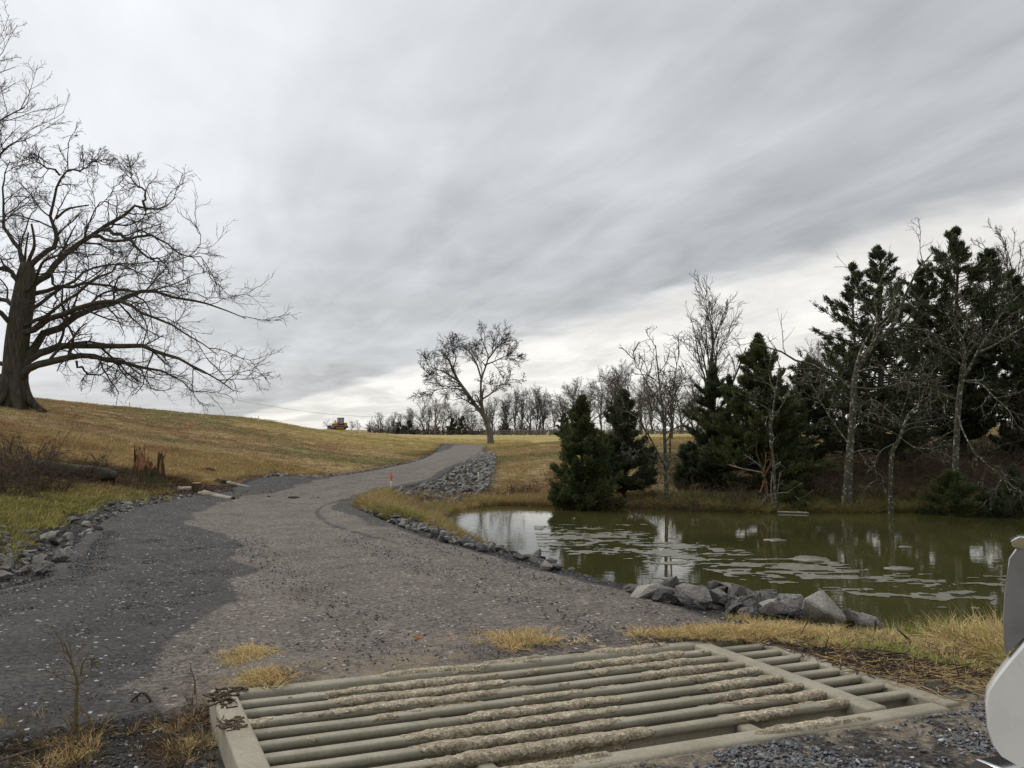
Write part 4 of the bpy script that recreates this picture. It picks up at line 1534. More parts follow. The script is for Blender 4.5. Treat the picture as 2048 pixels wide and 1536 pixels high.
# the lone leaning tree where the lane turns
Yl = 112.0
b0 = P(982, 888, Yl)
org = np.array([b0[0], b0[1], Hs(b0[0], b0[1])])
k_ = Yl / F_PX
bare_tree('leaning_tree', 'lone bare tree leaning over the bend of the gravel lane', org,
          pl([(982, 896), (980, 870), (972, 840), (963, 824), (954, 815), (935, 787), (913, 756), (897, 718), (879, 699)], Yl, 1), np.array([7.5, 6, 5.2, 4.8, 3.8, 3.2, 2.6, 1.8, .8]) * k_,
          [(pl([(972, 842), (968, 828), (962, 796), (963, 759), (976, 718), (972, 700), (963, 680)], Yl, -1), 4.2 * k_),
           (pl([(963, 759), (952, 725), (935, 698), (930, 690)], Yl, 2.5), 2.4 * k_),
           (pl([(976, 718), (990, 700), (997, 685), (1005, 676)], Yl, 1), 2 * k_),
           (pl([(962, 800), (985, 785), (1000, 772), (1024, 758)], Yl, 2), 2 * k_),
           (pl([(970, 730), (990, 722), (1012, 712), (1026, 712)], Yl, -2), 1.8 * k_),
           (pl([(930, 782), (905, 776), (882, 778), (850, 783)], Yl, -1.5), 2 * k_),
           (pl([(915, 760), (890, 745), (865, 735), (852, 728)], Yl, 2), 2 * k_),
           (pl([(905, 740), (912, 715), (905, 700), (908, 690)], Yl, -2), 1.8 * k_),
           (pl([(940, 795), (920, 770), (880, 752), (860, 750)], Yl, 3), 2 * k_)],
          [dict(lmin=1.7, lmax=3.2) | LV(11, 6, .2, .5, 1.2, .36, .16, .03, .5, .035), dict(lmin=.9) | LV(7, 4, .2, .4, 1.0, .5, .18, .02, .6, .026), LV(5, 3, .15, .4, 1.1, .5, .15, .02, .7, .022), LV(2, 3, .2, .4, 1.0, .55, .1, .02, .8, .018)],
          M_GREYBARK, M_OAKTWIG, 12)

# the tree just out of frame whose twigs reach in, up the hill
Yt = 40.0
b0 = P(-150, 840, Yt)
org = np.array([b0[0], b0[1], Hs(b0[0], b0[1])])
bare_tree('bare_tree', 'bare fine twigged tree reaching in beside the great oak', org,
          [org - [0, 0, .2], org + [.2, 0, 4], org + [.0, .2, 9], org + [.3, 0, 14], org + [.2, 0, 17.5]], [.36, .28, .22, .15, .05],
          [(pl([(-150, 420), (-90, 330), (-40, 270), (10, 235), (50, 215)], Yt, 1), .12), (pl([(-150, 480), (-80, 380), (-20, 330), (20, 290), (50, 280)], Yt, -1), .12),
           (pl([(-148, 350), (-80, 220), (-30, 150), (0, 110)], Yt, 1), .1), (pl([(-150, 400), (-230, 300), (-280, 200)], Yt, 1), .12), (pl([(-150, 480), (-240, 420), (-320, 380)], Yt, 1), .12)],
          [LV(9, 7, .3, .35, .9, .45, .12, .04, .5, .02), LV(6, 5, .2, .4, .9, .5, .12, .03, .6, .011), LV(5, 4, .2, .4, .9, .5, .1, .02, .7, .0075), LV(2, 3, .3, .4, .9, .5, .1, .02, .7, .006)],
          M_OAK, M_OAKTWIG, 31)

# lichen-grey trees leaning over the water
def water_tree(label, trunk, r_px, limbs, Y, dY, seed, droop=.0, K=(9, 5, 4)):
    b0 = P(*trunk[0], Y)
    org = np.array([b0[0], b0[1], Hs(b0[0], b0[1])])
    k = Y / F_PX
    tp = pl(trunk, Y, dY)
    tp[0] = org - np.array([0, 0, .1])
    return bare_tree('lichen_tree', label, org, tp, np.asarray(r_px) * k, [(pl(q, Y, d), rr * k) for q, rr, d in limbs],
                     [LV(K[0], 8, .3, .4, 1.1, .36, .2, droop, .5, .014), LV(K[1], 6, .2, .4, 1.1, .5, .22, droop, .6, .009), LV(K[2], 4, .2, .4, 1.0, .5, .18, .0, .7, .006)], M_LICHEN, M_LICHEN, seed)


water_tree('pale lichened trunk leaning back from the water before the sparse cedar',
           [(1693, 1004), (1697, 941), (1700, 897), (1705, 845), (1707, 790), (1713, 735), (1741, 696), (1762, 675), (1788, 649), (1806, 602), (1832, 545), (1866, 506)],
           [10.5, 8.5, 7.6, 7, 6.6, 6, 5.2, 4.8, 4.4, 3.2, 2, .8],
           [([(1714, 730), (1722, 700), (1745, 660), (1775, 630), (1800, 560)], 3.8, 1), ([(1707, 775), (1760, 777), (1815, 763), (1850, 775), (1880, 765)], 2.2, -2),
            ([(1712, 745), (1755, 735), (1790, 750), (1830, 742)], 2.0, -3), ([(1700, 800), (1660, 770), (1630, 755)], 1.8, -2), ([(1755, 660), (1810, 655), (1860, 665), (1895, 680)], 2, -2),
            ([(1700, 890), (1670, 850), (1640, 800), (1610, 740)], 2.4, 1), ([(1706, 830), (1740, 800), (1770, 815), (1800, 850)], 1.6, -2.5)], 25.6, .4, 41)
water_tree('forked lichened tree spreading wide before the tallest cedar',
           [(1908, 985), (1912, 900), (1918, 798), (1924, 759), (1929, 719), (1924, 675), (1905, 647), (1890, 623)],
           [6.5, 6, 5.6, 5.2, 4, 3, 2, 1],
           [([(1926, 756), (1937, 740), (1957, 701), (1983, 660), (2002, 628), (2030, 598), (2075, 560)], 4.2, -1), ([(1934, 764), (1963, 769), (1989, 795), (2015, 818), (2040, 860)], 2.6, -2.5),
            ([(1957, 705), (1990, 690), (2030, 665), (2070, 640)], 3, 1), ([(1929, 720), (1950, 690), (1975, 670), (2000, 665)], 2.2, -2), ([(1924, 680), (1935, 650), (1930, 610), (1920, 585)], 2, 1),
            ([(1918, 800), (1880, 785), (1850, 760)], 2, -2), ([(1916, 830), (1925, 860), (1945, 897), (1975, 930), (2005, 955), (2020, 985)], 2.0, -3.2)], 25.4, .3, 42, droop=-.02)
water_tree('crooked thin lichened trunk between the two pale water trees',
           [(1780, 985), (1783, 915), (1796, 884), (1806, 858), (1819, 827), (1840, 808), (1850, 770)], [5, 4.4, 4, 3.6, 3, 2, .8],
           [([(1800, 875), (1830, 895), (1860, 897), (1895, 903)], 1.8, -2.5), ([(1806, 858), (1780, 830), (1740, 828), (1715, 845)], 1.8, -2), ([(1796, 884), (1765, 900), (1750, 925), (1755, 960)], 1.6, -2)],
           25.0, -.4, 43, droop=-.05, K=(6, 4, 3))
water_tree('slim spotted pale sapling standing by the split red shrub',
           [(1552, 1000), (1546, 915), (1541, 880), (1545, 830), (1552, 780), (1560, 730)], [3.6, 3, 2.6, 2.2, 1.6, .6],
           [([(1543, 880), (1530, 850), (1515, 820), (1505, 790)], 1.4, -1), ([(1544, 840), (1570, 800), (1580, 770)], 1.2, 1)], 25.2, .2, 44, K=(6, 4, 3))
water_tree('slender bare multi stemmed tree in the gap between the cedars',
           [(1334, 992), (1331, 929), (1329, 870), (1325, 820), (1318, 760), (1311, 690)], [4, 3.4, 3.2, 2.6, 1.8, .6],
           [([(1331, 935), (1320, 915), (1302, 879), (1272, 834), (1236, 816), (1215, 800)], 2.2, -1), ([(1338, 940), (1341, 870), (1345, 800), (1352, 740), (1360, 700)], 2.4, .6),
            ([(1327, 850), (1310, 800), (1285, 750), (1262, 705)], 1.8, .5), ([(1328, 840), (1350, 790), (1372, 745)], 1.8, -.5), ([(1302, 879), (1280, 900), (1240, 905)], 1.2, -1)], 27.0, .3, 45, droop=.02, K=(10, 5, 4))


def generic_bare(org, h, seed, style='round', r0=None, detail=3, mat=M_FARBARK):
    """trunk and crown meshes of a free-standing bare tree"""
    r = np.random.default_rng(seed)
    r0 = r0 or h * .022
    z = np.linspace(0, 1, 9)
    wob = np.cumsum(r.normal(size=(9, 2)) * h * .012, axis=0)
    tp = np.stack([wob[:, 0], wob[:, 1], -.15 + z * h * .86], 1)
    rad = taper(9, r0, r0 * .15, .9)
    rad[0] *= 1.4
    T = Tubes()
    T.add(tp, rad, 6)
    up = dict(round=(.5, 1.05, .03), vase=(.3, .7, .06), fan=(.22, .5, .08))[style]
    L1, R1 = grow(tp[None], rad[None], 17, 8, .16, 1.0, up[0], up[1], .66, .25, .09, up[2], .6, r0 * .14, r, fall=.5)
    T.add(L1, R1, 4)
    tm = T.mesh('trunk', mat)
    C = Tubes()
    L2, R2 = grow(L1, R1, 7, 5, .2, 1.0, .35, .85, .5, .35, .12, up[2] * .8, .55, r0 * .10, r, fall=.45)
    C.add(L2, R2, 3)
    L3, R3 = grow(L2, R2, 5, 4, .15, 1.0, .35, .85, .52, .35, .12, up[2] * .5, .65, r0 * .075, r, fall=.4)
    C.add(L3, R3, 3)
    if detail > 2:
        L4, R4 = grow(L3, R3, 3, 3, .2, 1.0, .35, .8, .55, .35, .1, .02, .7, r0 * .055, r, fall=.3)
        C.add(L4, R4, 3)
    return tm, C.mesh('crown', mat)


VAR = [generic_bare((0, 0, 0), 10.0, 200 + i, s, detail=3) for i, s in enumerate(['round', 'vase', 'round', 'fan', 'round', 'vase', 'round'])]
EVER = None


def far_tree(px, basey, topy, Y, var, label, group, name='bare_tree', wide=1.0):
    b = P(px, basey, Y)
    z = Hs(b[0], b[1])
    top = P(px, topy, Y)[2]
    s = max(.2, (top - z) / 9.4)
    o = thing(name, label, 'tree', (b[0], b[1], z - .05), random.random() * 6.28, group)
    tm, cm = VAR[var]
    for nm, me in (('trunk', tm), ('crown', cm)):
        c = obj(nm, me, o, scale=(s * wide, s * wide, s))
    return o


# far treeline behind the field
rt = np.random.default_rng(77)
tops = np.array([(585, 848), (640, 838), (700, 845), (745, 842), (765, 832), (800, 828), (830, 815), (850, 803), (880, 800), (905, 815), (930, 818), (960, 815), (1000, 800), (1030, 788), (1060, 785),
                 (1085, 790), (1100, 786), (1125, 800), (1160, 770), (1200, 760), (1240, 742), (1290, 775), (1400, 770), (1600, 770), (1800, 760), (2048, 740)], float)
xs = list(np.arange(762, 1150, 14)) + list(np.arange(1150, 2060, 26))
for i, px in enumerate(xs):
    px = px + rt.normal() * 4
    ty = np.interp(px, tops[:, 0], tops[:, 1]) + rt.normal() * 7 + (10 if i % 2 else 0)
    vi = int(rt.integers(0, 7))
    shape = ['round headed', 'vase shaped', 'round headed', 'narrow upright', 'round headed', 'vase shaped', 'round headed'][vi]
    tall = 'tall ' if ty < 782 else ('low ' if ty > 815 else '')
    where = 'beyond the golden field' if px < 1110 else 'seen behind the cedars'
    far_tree(px, 869, ty, 236 + rt.random() * 26, vi, tall + shape + ' bare tree in the woodland edge ' + where, 'woodland edge beyond the field', wide=.95 + .3 * rt.random())
for px, ty, v, lab in [(655, 841, 0, 'small round bare tree left of the yellow dozer'), (668, 842, 2, 'small round bare tree left of the yellow dozer'), (704, 843, 4, 'small bare tree showing past the rear of the dozer'),
                       (716, 842, 0, 'spreading little bare tree on the skyline past the dozer'), (735, 850, 2, 'low bare tree at the end of the woodland edge')]:
    lab = lab.replace('left of', 'showing past the blade of')
    far_tree(px, 866, ty, 240, v, lab, 'small trees behind the dozer')
# nearer bare trees behind the cedars
for px, by, ty, Y, v, lab, wd in [(1345, 868, 752, 75, 2, 'broad bare field tree seen between the cedars', 1.1), (1415, 880, 622, 52, 3, 'tall bare fan crowned tree rising behind the cedars', .95), (1232, 868, 742, 110, 1, 'bare field tree rising behind the paired young cedars', 1.15),
                              (1168, 869, 768, 150, 0, 'hazy bare tree behind the lower young cedar', 1.2), (2035, 860, 520, 48, 1, 'bare twiggy tree rising past the tallest cedar', .9), (1640, 870, 700, 60, 5, 'bare tree half hidden behind the sparse cedar', .9),
                              (1290, 868, 800, 130, 4, 'low bare tree by the rail fence', 1.1)]:
    far_tree(px, by, ty, Y, v, lab, None, wide=wd)


# ------------------------------------------------------------------ cedars
def cedar(name, label, px, basey, topy, hw, Y, seed, dens=1.0, mat=M_CEDAR, skirt=.06, tips=((0, 1.0),), lean=0.0, gap=0.0, group=None, cat='tree', form='young'):
    r = np.random.default_rng(seed)
    b = P(px, basey, Y)
    z = Hs(b[0], b[1])
    org = np.array([b[0], b[1], z])
    hgt = P(px, topy, Y)[2] - z
    R0 = hw * Y / F_PX
    root = thing(name, label, cat, org - [0, 0, .03], group=group)
    T, Fv = Tubes(), []
    allL, allD, allS = [], [], []
    for off, frac in tips:
        n = 10
        zz = np.linspace(0, 1, n)
        hh = hgt * frac
        tx = off * R0 * sstep(.1, .7, zz) + np.cumsum(r.normal(size=n)) * hgt * .004
        tp = np.stack([tx, np.cumsum(r.normal(size=n)) * hgt * .004 + abs(off) * .3 * zz * R0, -.1 + zz * hh], 1)
        rad = taper(n, .022 * hgt * (1 if off == 0 else .7), .012, .9)
        T.add(tp, rad, 7)
        nb = int((120 if form == 'young' else 105) * dens * (1 if off == 0 else .7))
        t = skirt + (1 - skirt - .01) * (np.arange(nb) + r.random(nb)) / nb
        fi = t * (n - 1)
        i = np.minimum(fi.astype(int), n - 2)
        p0 = tp[i] + (tp[i + 1] - tp[i]) * (fi - i)[:, None]
        if form == 'young':
            prof = np.interp(t, [0, skirt + .02, skirt + .12, .4, .6, .8, .92, 1.0], [.75, .9, 1.0, .84, .6, .34, .15, .02])
        else:
            prof = np.interp(t, [0, skirt + .02, skirt + .12, .42, .62, .78, .9, .96, 1.0], [.6, .8, 1.0, .9, .68, .44, .22, .09, .01])
        az = r.random(nb) * 6.283
        # limbs come in bunches, so the outline is broken by long ones and gaps
        bunch = fbm(t * 9 + seed * 1.7, np.cos(az) * 1.4 + 5 + np.sin(az), 2)
        Lb = R0 * prof * ((.68 + .5 * sstep(.3, .7, bunch)) if form == 'young' else (.5 + .9 * sstep(.3, .7, bunch))) * (.8 + .4 * r.random(nb)) * (1 if off == 0 else .72)
        el = (.05 if form == 'young' else -.05) + .55 * t ** 1.3 + r.normal(size=nb) * .14
        d = np.stack([np.cos(az) * np.cos(el), np.sin(az) * np.cos(el), np.sin(el)], 1)
        m = 7
        st = Lb[:, None] / (m - 1)
        bp = np.empty((nb, m, 3))
        bp[:, 0] = p0
        dd = d.copy()
        for k in range(1, m):
            dd = unit(dd + r.normal(size=dd.shape) * .07 + np.array([0, 0, .01 + .022 * k]))
            bp[:, k] = bp[:, k - 1] + dd * st
        br = np.maximum(rad[i] * .35, .007)[:, None] * np.linspace(1, .3, m)[None]
        T.add(bp, br, 3)
        c2, r2 = grow(bp, br, 10, 5, .22, .97, .3, .75, .44, .4, .10, .05, .5, .004, r, fall=.86, flat=.5)
        if Y < 34: T.add(c2[:, ::2], r2[:, ::2], 3)
        sz = .55 + .45 * (1 - t)
        for arr, w, rep in ((bp[:, 3:], 10, 1), (c2, 9, 10)):
            M, mm, _ = arr.shape
            seg = r.integers(0, mm - 1, (M, w))
            f = r.random((M, w))[..., None]
            ix = np.arange(M)[:, None]
            a_, b_ = arr[ix, seg], arr[ix, seg + 1]
            allL.append((a_ + (b_ - a_) * f).reshape(-1, 3))
            allD.append(unit(b_ - a_).reshape(-1, 3))
            allS.append(np.repeat(np.repeat(sz, rep), w))
        # leader plume, thinning to a point
        kk = 70
        tq = .84 + .16 * r.random(kk)
        q = np.stack([np.interp(tq, zz, tp[:, c]) for c in range(3)], 1)
        allL.append(q + r.normal(size=(kk, 3)) * .02)
        allD.append(unit(r.normal(size=(kk, 3)) * .45 + np.array([0, 0, 1.0])))
        allS.append(.5 + 2.2 * (1 - tq))
    Lp, Dp, Sp = np.concatenate(allL), np.concatenate(allD), np.concatenate(allS)
    keep = r.random(len(Lp)) < 1 - gap
    Lp, Dp, Sp = Lp[keep], Dp[keep], Sp[keep]
    # each spray: a few narrow leafy tongues
    nt = (6 if hgt > 5 else 5 if hgt > 2.6 else 4) if Y < 34 else (4 if Y < 100 else 2)
    M = len(Lp)
    d = unit(Dp[:, None] + r.normal(size=(M, nt, 3)) * .27 + np.array([0, 0, .08]))
    ln = (.06 + .13 * r.random((M, nt, 1))) * (Y / 27.0) ** .6 * Sp[:, None, None] * np.clip(R0 / 1.3, .6, 1.0)
    wv = unit(np.cross(d, r.normal(size=(M, nt, 3)))) * ln * .16
    p0 = Lp[:, None] + r.normal(size=(M, nt, 3)) * .035
    V = np.stack([p0 + wv, p0 - wv, p0 + d * ln], 2).reshape(-1, 3)
    q = np.arange(M * nt * 3).reshape(-1, 3)
    obj('trunk', T.mesh('trunk', M_CEDARBARK), root)
    me = mesh_np('crown', V, None, q, smooth=False)
    me.materials.append(mat)
    obj('crown', me, root)
    return root


cedar('cedar_tree', 'low broad young cedar at the open end of the bank', 1163, 1000, 785, 72, 26.5, 1, dens=1.5, skirt=.02)
cedar('cedar_tree', 'young cedar with bare lower stems beside the low broad one', 1248, 985, 774, 72, 28.0, 2, dens=1.3, skirt=.12, mat=M_CEDAR2)
cedar('cedar_tree', 'narrow dark cedar under the tall fan crowned tree', 1432, 985, 724, 62, 29.5, 3, dens=1.0, form='mature', skirt=.06, tips=((0, 1.0), (.5, .92)), mat=M_CEDAR2)
cedar('cedar_tree', 'full olive green cedar behind the slim spotted sapling', 1524, 1003, 662, 112, 28.0, 4, dens=1.5, skirt=.05)
cedar('cedar_tree', 'dark rounded cedar filling between the full one and the sparse one', 1618, 985, 715, 85, 31.0, 5, dens=1.1, form='mature', skirt=.1, mat=M_CEDAR2, gap=.35)
cedar('cedar_tree', 'sparse two tipped cedar with light showing through its branches', 1762, 950, 484, 140, 29.5, 6, dens=1.05, form='mature', skirt=.1, tips=((0, 1.0), (-.38, .93)), gap=.35, mat=M_CEDAR2)
cedar('cedar_tree', 'tallest dense cedar with a second shoulder tip', 1925, 945, 448, 140, 30.5, 7, dens=1.15, form='mature', skirt=.1, tips=((0, 1.0), (.62, .93), (-.4, .84)), mat=M_CEDAR2, gap=.15)
cedar('cedar_tree', 'cedar standing past the tallest one above the brush', 2055, 950, 545, 95, 29.0, 8, dens=1.2, form='mature', skirt=.06, mat=M_CEDAR2, gap=.2)
cedar('cedar_tree', 'dark cedar on the field side of the sparse two tipped one', 1850, 925, 560, 95, 35.0, 9, dens=1.0, form='mature', skirt=.06, mat=M_CEDAR2, gap=.25)
cedar('cedar_tree', 'dim cedar behind the full olive one', 1690, 930, 680, 80, 36.0, 10, dens=.8, form='mature', skirt=.06, mat=M_CEDAR2, gap=.3)
cedar('cedar_tree', 'small dark cedar at the woodland edge by the leaning tree', 1128, 869, 825, 17, 150.0, 11, dens=.5, skirt=.03, mat=M_CEDAR2)
cedar('cedar_shrub', 'low bright green cedar bush at the water under the crooked trunk', 1900, 1022, 935, 62, 24.6, 12, dens=.6, skirt=.02, cat='shrub')
cedar('cedar_shrub', 'low dark cedar bush at the water below the forked tree', 2025, 1028, 925, 60, 24.0, 13, dens=.6, skirt=.02, mat=M_CEDAR2, cat='shrub')
cedar('cedar_shrub', 'small cedar bush on the bank by the split red shrub', 1590, 1015, 960, 40, 25.6, 14, dens=.45, skirt=.02, cat='shrub')
cedar('cedar_shrub', 'dark cedar bush beneath the narrow cedar', 1380, 975, 880, 50, 30.0, 15, dens=.5, skirt=.02, cat='shrub', mat=M_CEDAR2)
for i, (px, ty) in enumerate([(800, 850), (818, 846), (905, 842), (925, 838), (1010, 852)]):
    cedar('cedar_tree', 'dark evergreen tucked into the bare woodland edge', px, 869, ty - 6, 14, 238.0, 20 + i, dens=.3, skirt=.02, mat=M_CEDAR2, group='evergreens in the woodland edge')


# ------------------------------------------------------------------ brush
def brush(name, label, px, basey, hpx, hw, Y, seed, n=26, mat=M_BRAMBLE, group=None, arch=-.06, kk=6, xyz=None):
    r = np.random.default_rng(seed)
    b = P(px, basey, Y) if xyz is None else np.array(xyz, float)
    org = np.array([b[0], b[1], Hs(b[0], b[1])])
    hgt, R0 = hpx * Y / F_PX, hw * Y / F_PX
    a = r.random(n) * 6.283
    rr = np.sqrt(r.random(n)) * R0
    p0 = np.stack([np.cos(a) * rr, np.sin(a) * rr * .8, np.zeros(n)], 1)
    p0[:, 2] = H(p0[:, 0] + org[0], p0[:, 1] + org[1]) - org[2] - .04
    d = unit(np.stack([np.cos(a) * .5, np.sin(a) * .5, np.ones(n)], 1) + r.normal(size=(n, 3)) * .3)
    m = 8
    L = hgt * (.6 + .6 * r.random(n)) * 1.15
    S = np.empty((n, m, 3))
    S[:, 0] = p0
    for k in range(1, m):
        d = unit(d + r.normal(size=d.shape) * .14 + np.array([0, 0, arch * k]))
        S[:, k] = S[:, k - 1] + d * (L / (m - 1))[:, None]
    px_m = Y / F_PX
    rad = np.maximum(.011, .55 * px_m) * np.linspace(1, .35, m)[None] * np.ones((n, 1))
    T = Tubes()
    T.add(S, rad, 4)
    c2, r2 = grow(S, rad, kk, 5, .2, 1.0, .4, 1.1, .42, .4, .2, -.02, .55, max(.004, .25 * px_m), r)
    T.add(c2, r2, 3)
    c3, r3 = grow(c2, r2, 2, 3, .2, 1.0, .4, 1.1, .5, .4, .2, .0, .7, max(.003, .2 * px_m), r)
    root = thing(name, label, 'shrub', org, group=group)
    obj('stems', T.mesh('stems', mat), root)
    T2 = Tubes()
    T2.add(c3, r3, 3)
    obj('twigs', T2.mesh('twigs', mat), root)['kind'] = 'stuff'
    return root


for i, (px, by, hp, hw, Y, n, lab) in enumerate([
        (1340, 1008, 60, 45, 25.6, 30, 'brown bramble at the foot of the multi stemmed tree'), (1420, 1010, 55, 60, 26.2, 34, 'bramble thicket below the narrow dark cedar'), (1490, 1010, 60, 45, 26.0, 30, 'brown bramble below the full olive cedar'),
        (1640, 985, 80, 70, 27.5, 40, 'dark bramble thicket beyond the pale leaning trunk'), (1740, 995, 70, 60, 26.8, 36, 'reddish bramble between the pale trunk and the crooked one'), (1830, 990, 95, 70, 27.2, 44, 'dark bramble thicket before the tallest cedar'),
        (1960, 975, 110, 80, 27.0, 48, 'tall dark bramble under the forked lichened tree'), (2040, 985, 110, 60, 26.5, 40, 'dense bramble over the dark cedar bush'), (1880, 1005, 50, 60, 26.0, 30, 'low bramble behind the bright cedar bush'),
        (1210, 1000, 60, 40, 26.6, 26, 'thin bramble below the paired young cedars'), (1280, 1005, 45, 40, 26.0, 24, 'low brown bramble on the grassy bank'), (1000, 975, 30, 26, 29.5, 40, 'russet bramble patch on the slope above the inlet'),
        (1045, 968, 26, 22, 30.2, 30, 'small russet bramble beside the larger one above the inlet'), (1570, 985, 70, 55, 28.0, 34, 'dark bramble behind the slim spotted sapling')]):
    brush('bramble', lab, px, by, hp, hw, Y, 400 + i, n, group='brambles on the far bank')
# dark scrub at the foot of the hill bank, beside the lawn
for i, (px, by, hp, hw, Y, n, lab) in enumerate([
        (15, 965, 110, 45, 19.0, 46, 'dark leafless thicket at the end of the rock ledge'), (75, 960, 80, 45, 20.0, 40, 'brown thicket growing over the rock ledge'), (140, 945, 70, 40, 21.5, 34, 'thin brown scrub above the rock ledge'),
        (-40, 985, 120, 50, 17.5, 44, 'dark thicket hanging over the lawn end'), (200, 920, 45, 35, 25.0, 26, 'rusty scrub on the slope by the broken stump'), (60, 900, 60, 50, 25.0, 36, 'bare scrub on the slope below the great oak'),
        (20, 992, 45, 30, 17.2, 30, 'drooping dead weeds at the edge of the lawn'), (110, 978, 55, 26, 19.0, 26, 'rusty upright weeds before the rock ledge')]):
    brush('scrub', lab, px, by, hp, hw, Y, 440 + i, n, group='scrub at the foot of the hill')
# understorey of the far woodland reads as one dark mass
Lq, Rq = [], []
ru = np.random.default_rng(51)
n = 1100
yy = 234 + ru.random(n) * 14
pxs = np.concatenate([ru.uniform(735, 1150, n // 2), ru.uniform(1150, 2060, n - n // 2)])
xx = (pxs - 1024) / F_PX * yy
hh = H(xx, yy)
base_ = np.stack([xx, yy, hh], 1)
d = unit(ru.normal(size=(n, 3)) * .5 + [0, 0, 1])
Ls = (1.0 + 3.2 * ru.random(n) ** 2)
S = np.stack([base_ + d * Ls[:, None] * t for t in np.linspace(0, 1, 5)], 1)
rad = np.full((n, 5), .07) * np.linspace(1, .5, 5)
T = Tubes()
c2, r2 = grow(S, rad, 6, 3, .05, 1.0, .4, 1.2, .7, .4, .2, 0, .8, .065, ru)
T.add(S, rad, 3); T.add(c2, r2, 3)
tag(obj('far_undergrowth', T.mesh('far_undergrowth', M_FARBARK)), 'dark undergrowth along the foot of the far woodland', kind='stuff')


# dead stalks and low brush all over the far bank
ru = np.random.default_rng(52)
n = 2000
xx, yy = view_xy(n, 22.5, 33, .1, .66, ru)
hh, _dr, _dp = H(xx, yy, True)
k = (_dp > .15) & (xx > 2.8)
base_ = np.stack([xx, yy, hh - .03], 1)[k]
n = len(base_)
d = unit(ru.normal(size=(n, 3)) * .55 + [0, 0, 1])
Ls = .15 + .75 * ru.random(n) ** 2.2
S = np.stack([base_ + d * Ls[:, None] * t + ru.normal(size=(n, 3)) * (.06 * t * Ls)[:, None] for t in np.linspace(0, 1, 5)], 1)
rad = np.full((n, 5), .006) * np.linspace(1, .5, 5)
T = Tubes()
c2, r2 = grow(S, rad, 4, 3, .15, 1.0, .4, 1.2, .6, .4, .22, -.03, .8, .006, ru)
T.add(S, rad, 3); T.add(c2, r2, 3)
tag(obj('bank_brush', T.mesh('bank_brush', M_BRAMBLE)), 'tangle of dead stalks covering the bank under the cedars', kind='stuff')


# ------------------------------------------------------------------ hard-surface helpers
def paint(name, col, rough=.4, metal=0.0, spec=.5, coat=0.0, var=.08, scale=6.0):
    m, g, b = material(name, rough, spec)
    p = obj_pos(g)
    f = g.noise(p, scale, 5, .6)
    g.put(b.inputs['Base Color'], g.mix(1.0, (*col, 1.0), g.gray(g.ramp(f, .25, .75, 1 - var, 1 + var)), 'MULTIPLY'))
    g.put(b.inputs['Roughness'], g.ramp(f, .2, .8, rough * .8, min(1, rough * 1.25)))
    b.inputs['Metallic'].default_value = metal
    b.inputs['Coat Weight'].default_value = coat
    return m


M_YEL = paint('machine_yellow', (.36, .2, .035), .5, var=.2)
M_BLK = paint('black_steel', (.018, .018, .02), .6, var=.3)
M_DGLASS = paint('cab_glass', (.2, .23, .24), .08, spec=.6)
M_WHITE = paint('white_car_paint', (.6, .6, .57), .28, coat=.6, var=.07, scale=5.0)
M_CHROME = paint('chrome', (.72, .72, .72), .16, metal=1.0, var=.05)
M_LENS = paint('headlight_lens', (.5, .5, .49), .1, metal=.75, spec=.7, coat=1.0, var=.12, scale=9)
M_RUB = paint('black_rubber', (.02, .02, .02), .8, var=.3)
M_AMBER = paint('amber_lens', (.4, .2, .05), .2)
M_TAIL = paint('red_lens', (.35, .02, .02), .2)
M_LATH = simple_mat('stake_lath', (.5, .42, .28), (.66, .57, .42), 9, rough=.8)
M_ORANGE = paint('fluorescent_paint', (.78, .11, .04), .6, var=.2, scale=30)
M_POLE = simple_mat('pole_wood', (.17, .095, .065), (.25, .15, .11), 5)
M_FENCE = simple_mat('fence_wood', (.16, .14, .12), (.26, .24, .2), 5)
M_WIRE = paint('wire', (.05, .05, .055), .6)
M_PLANK = simple_mat('weathered_slab', (.17, .15, .115), (.34, .31, .25), 4.0, bstr=.9, bdist=.03)
M_MOSSLOG = bark_mat('mossy_log', (.03, .03, .024), (.1, .095, .08), moss=(.05, .062, .02), scale=2.0)
M_CUT = simple_mat('cut_face', (.42, .25, .16), (.5, .33, .23), 12)
M_LEAF = simple_mat('dead_leaf', (.33, .12, .04), (.45, .2, .07), 20)


def box_mesh(name, lo, hi, bev=0.0, seg=2, taper_x=None):
    bm = bmesh.new()
    bmesh.ops.create_cube(bm, size=1.0)
    lo, hi = np.array(lo, float), np.array(hi, float)
    for v in bm.verts:
        v.co = Vector(lo + (np.array(v.co) + .5) * (hi - lo))
    if taper_x: taper_x(bm)
    if bev: bmesh.ops.bevel(bm, geom=list(bm.edges), offset=bev, segments=seg, affect='EDGES', profile=.5)
    bmesh.ops.recalc_face_normals(bm, faces=bm.faces)
    me = bpy.data.meshes.new(name)
    bm.to_mesh(me)
    bm.free()
    for p in me.polygons: p.use_smooth = len(p.vertices) != 4 or p.area < .02
    return me


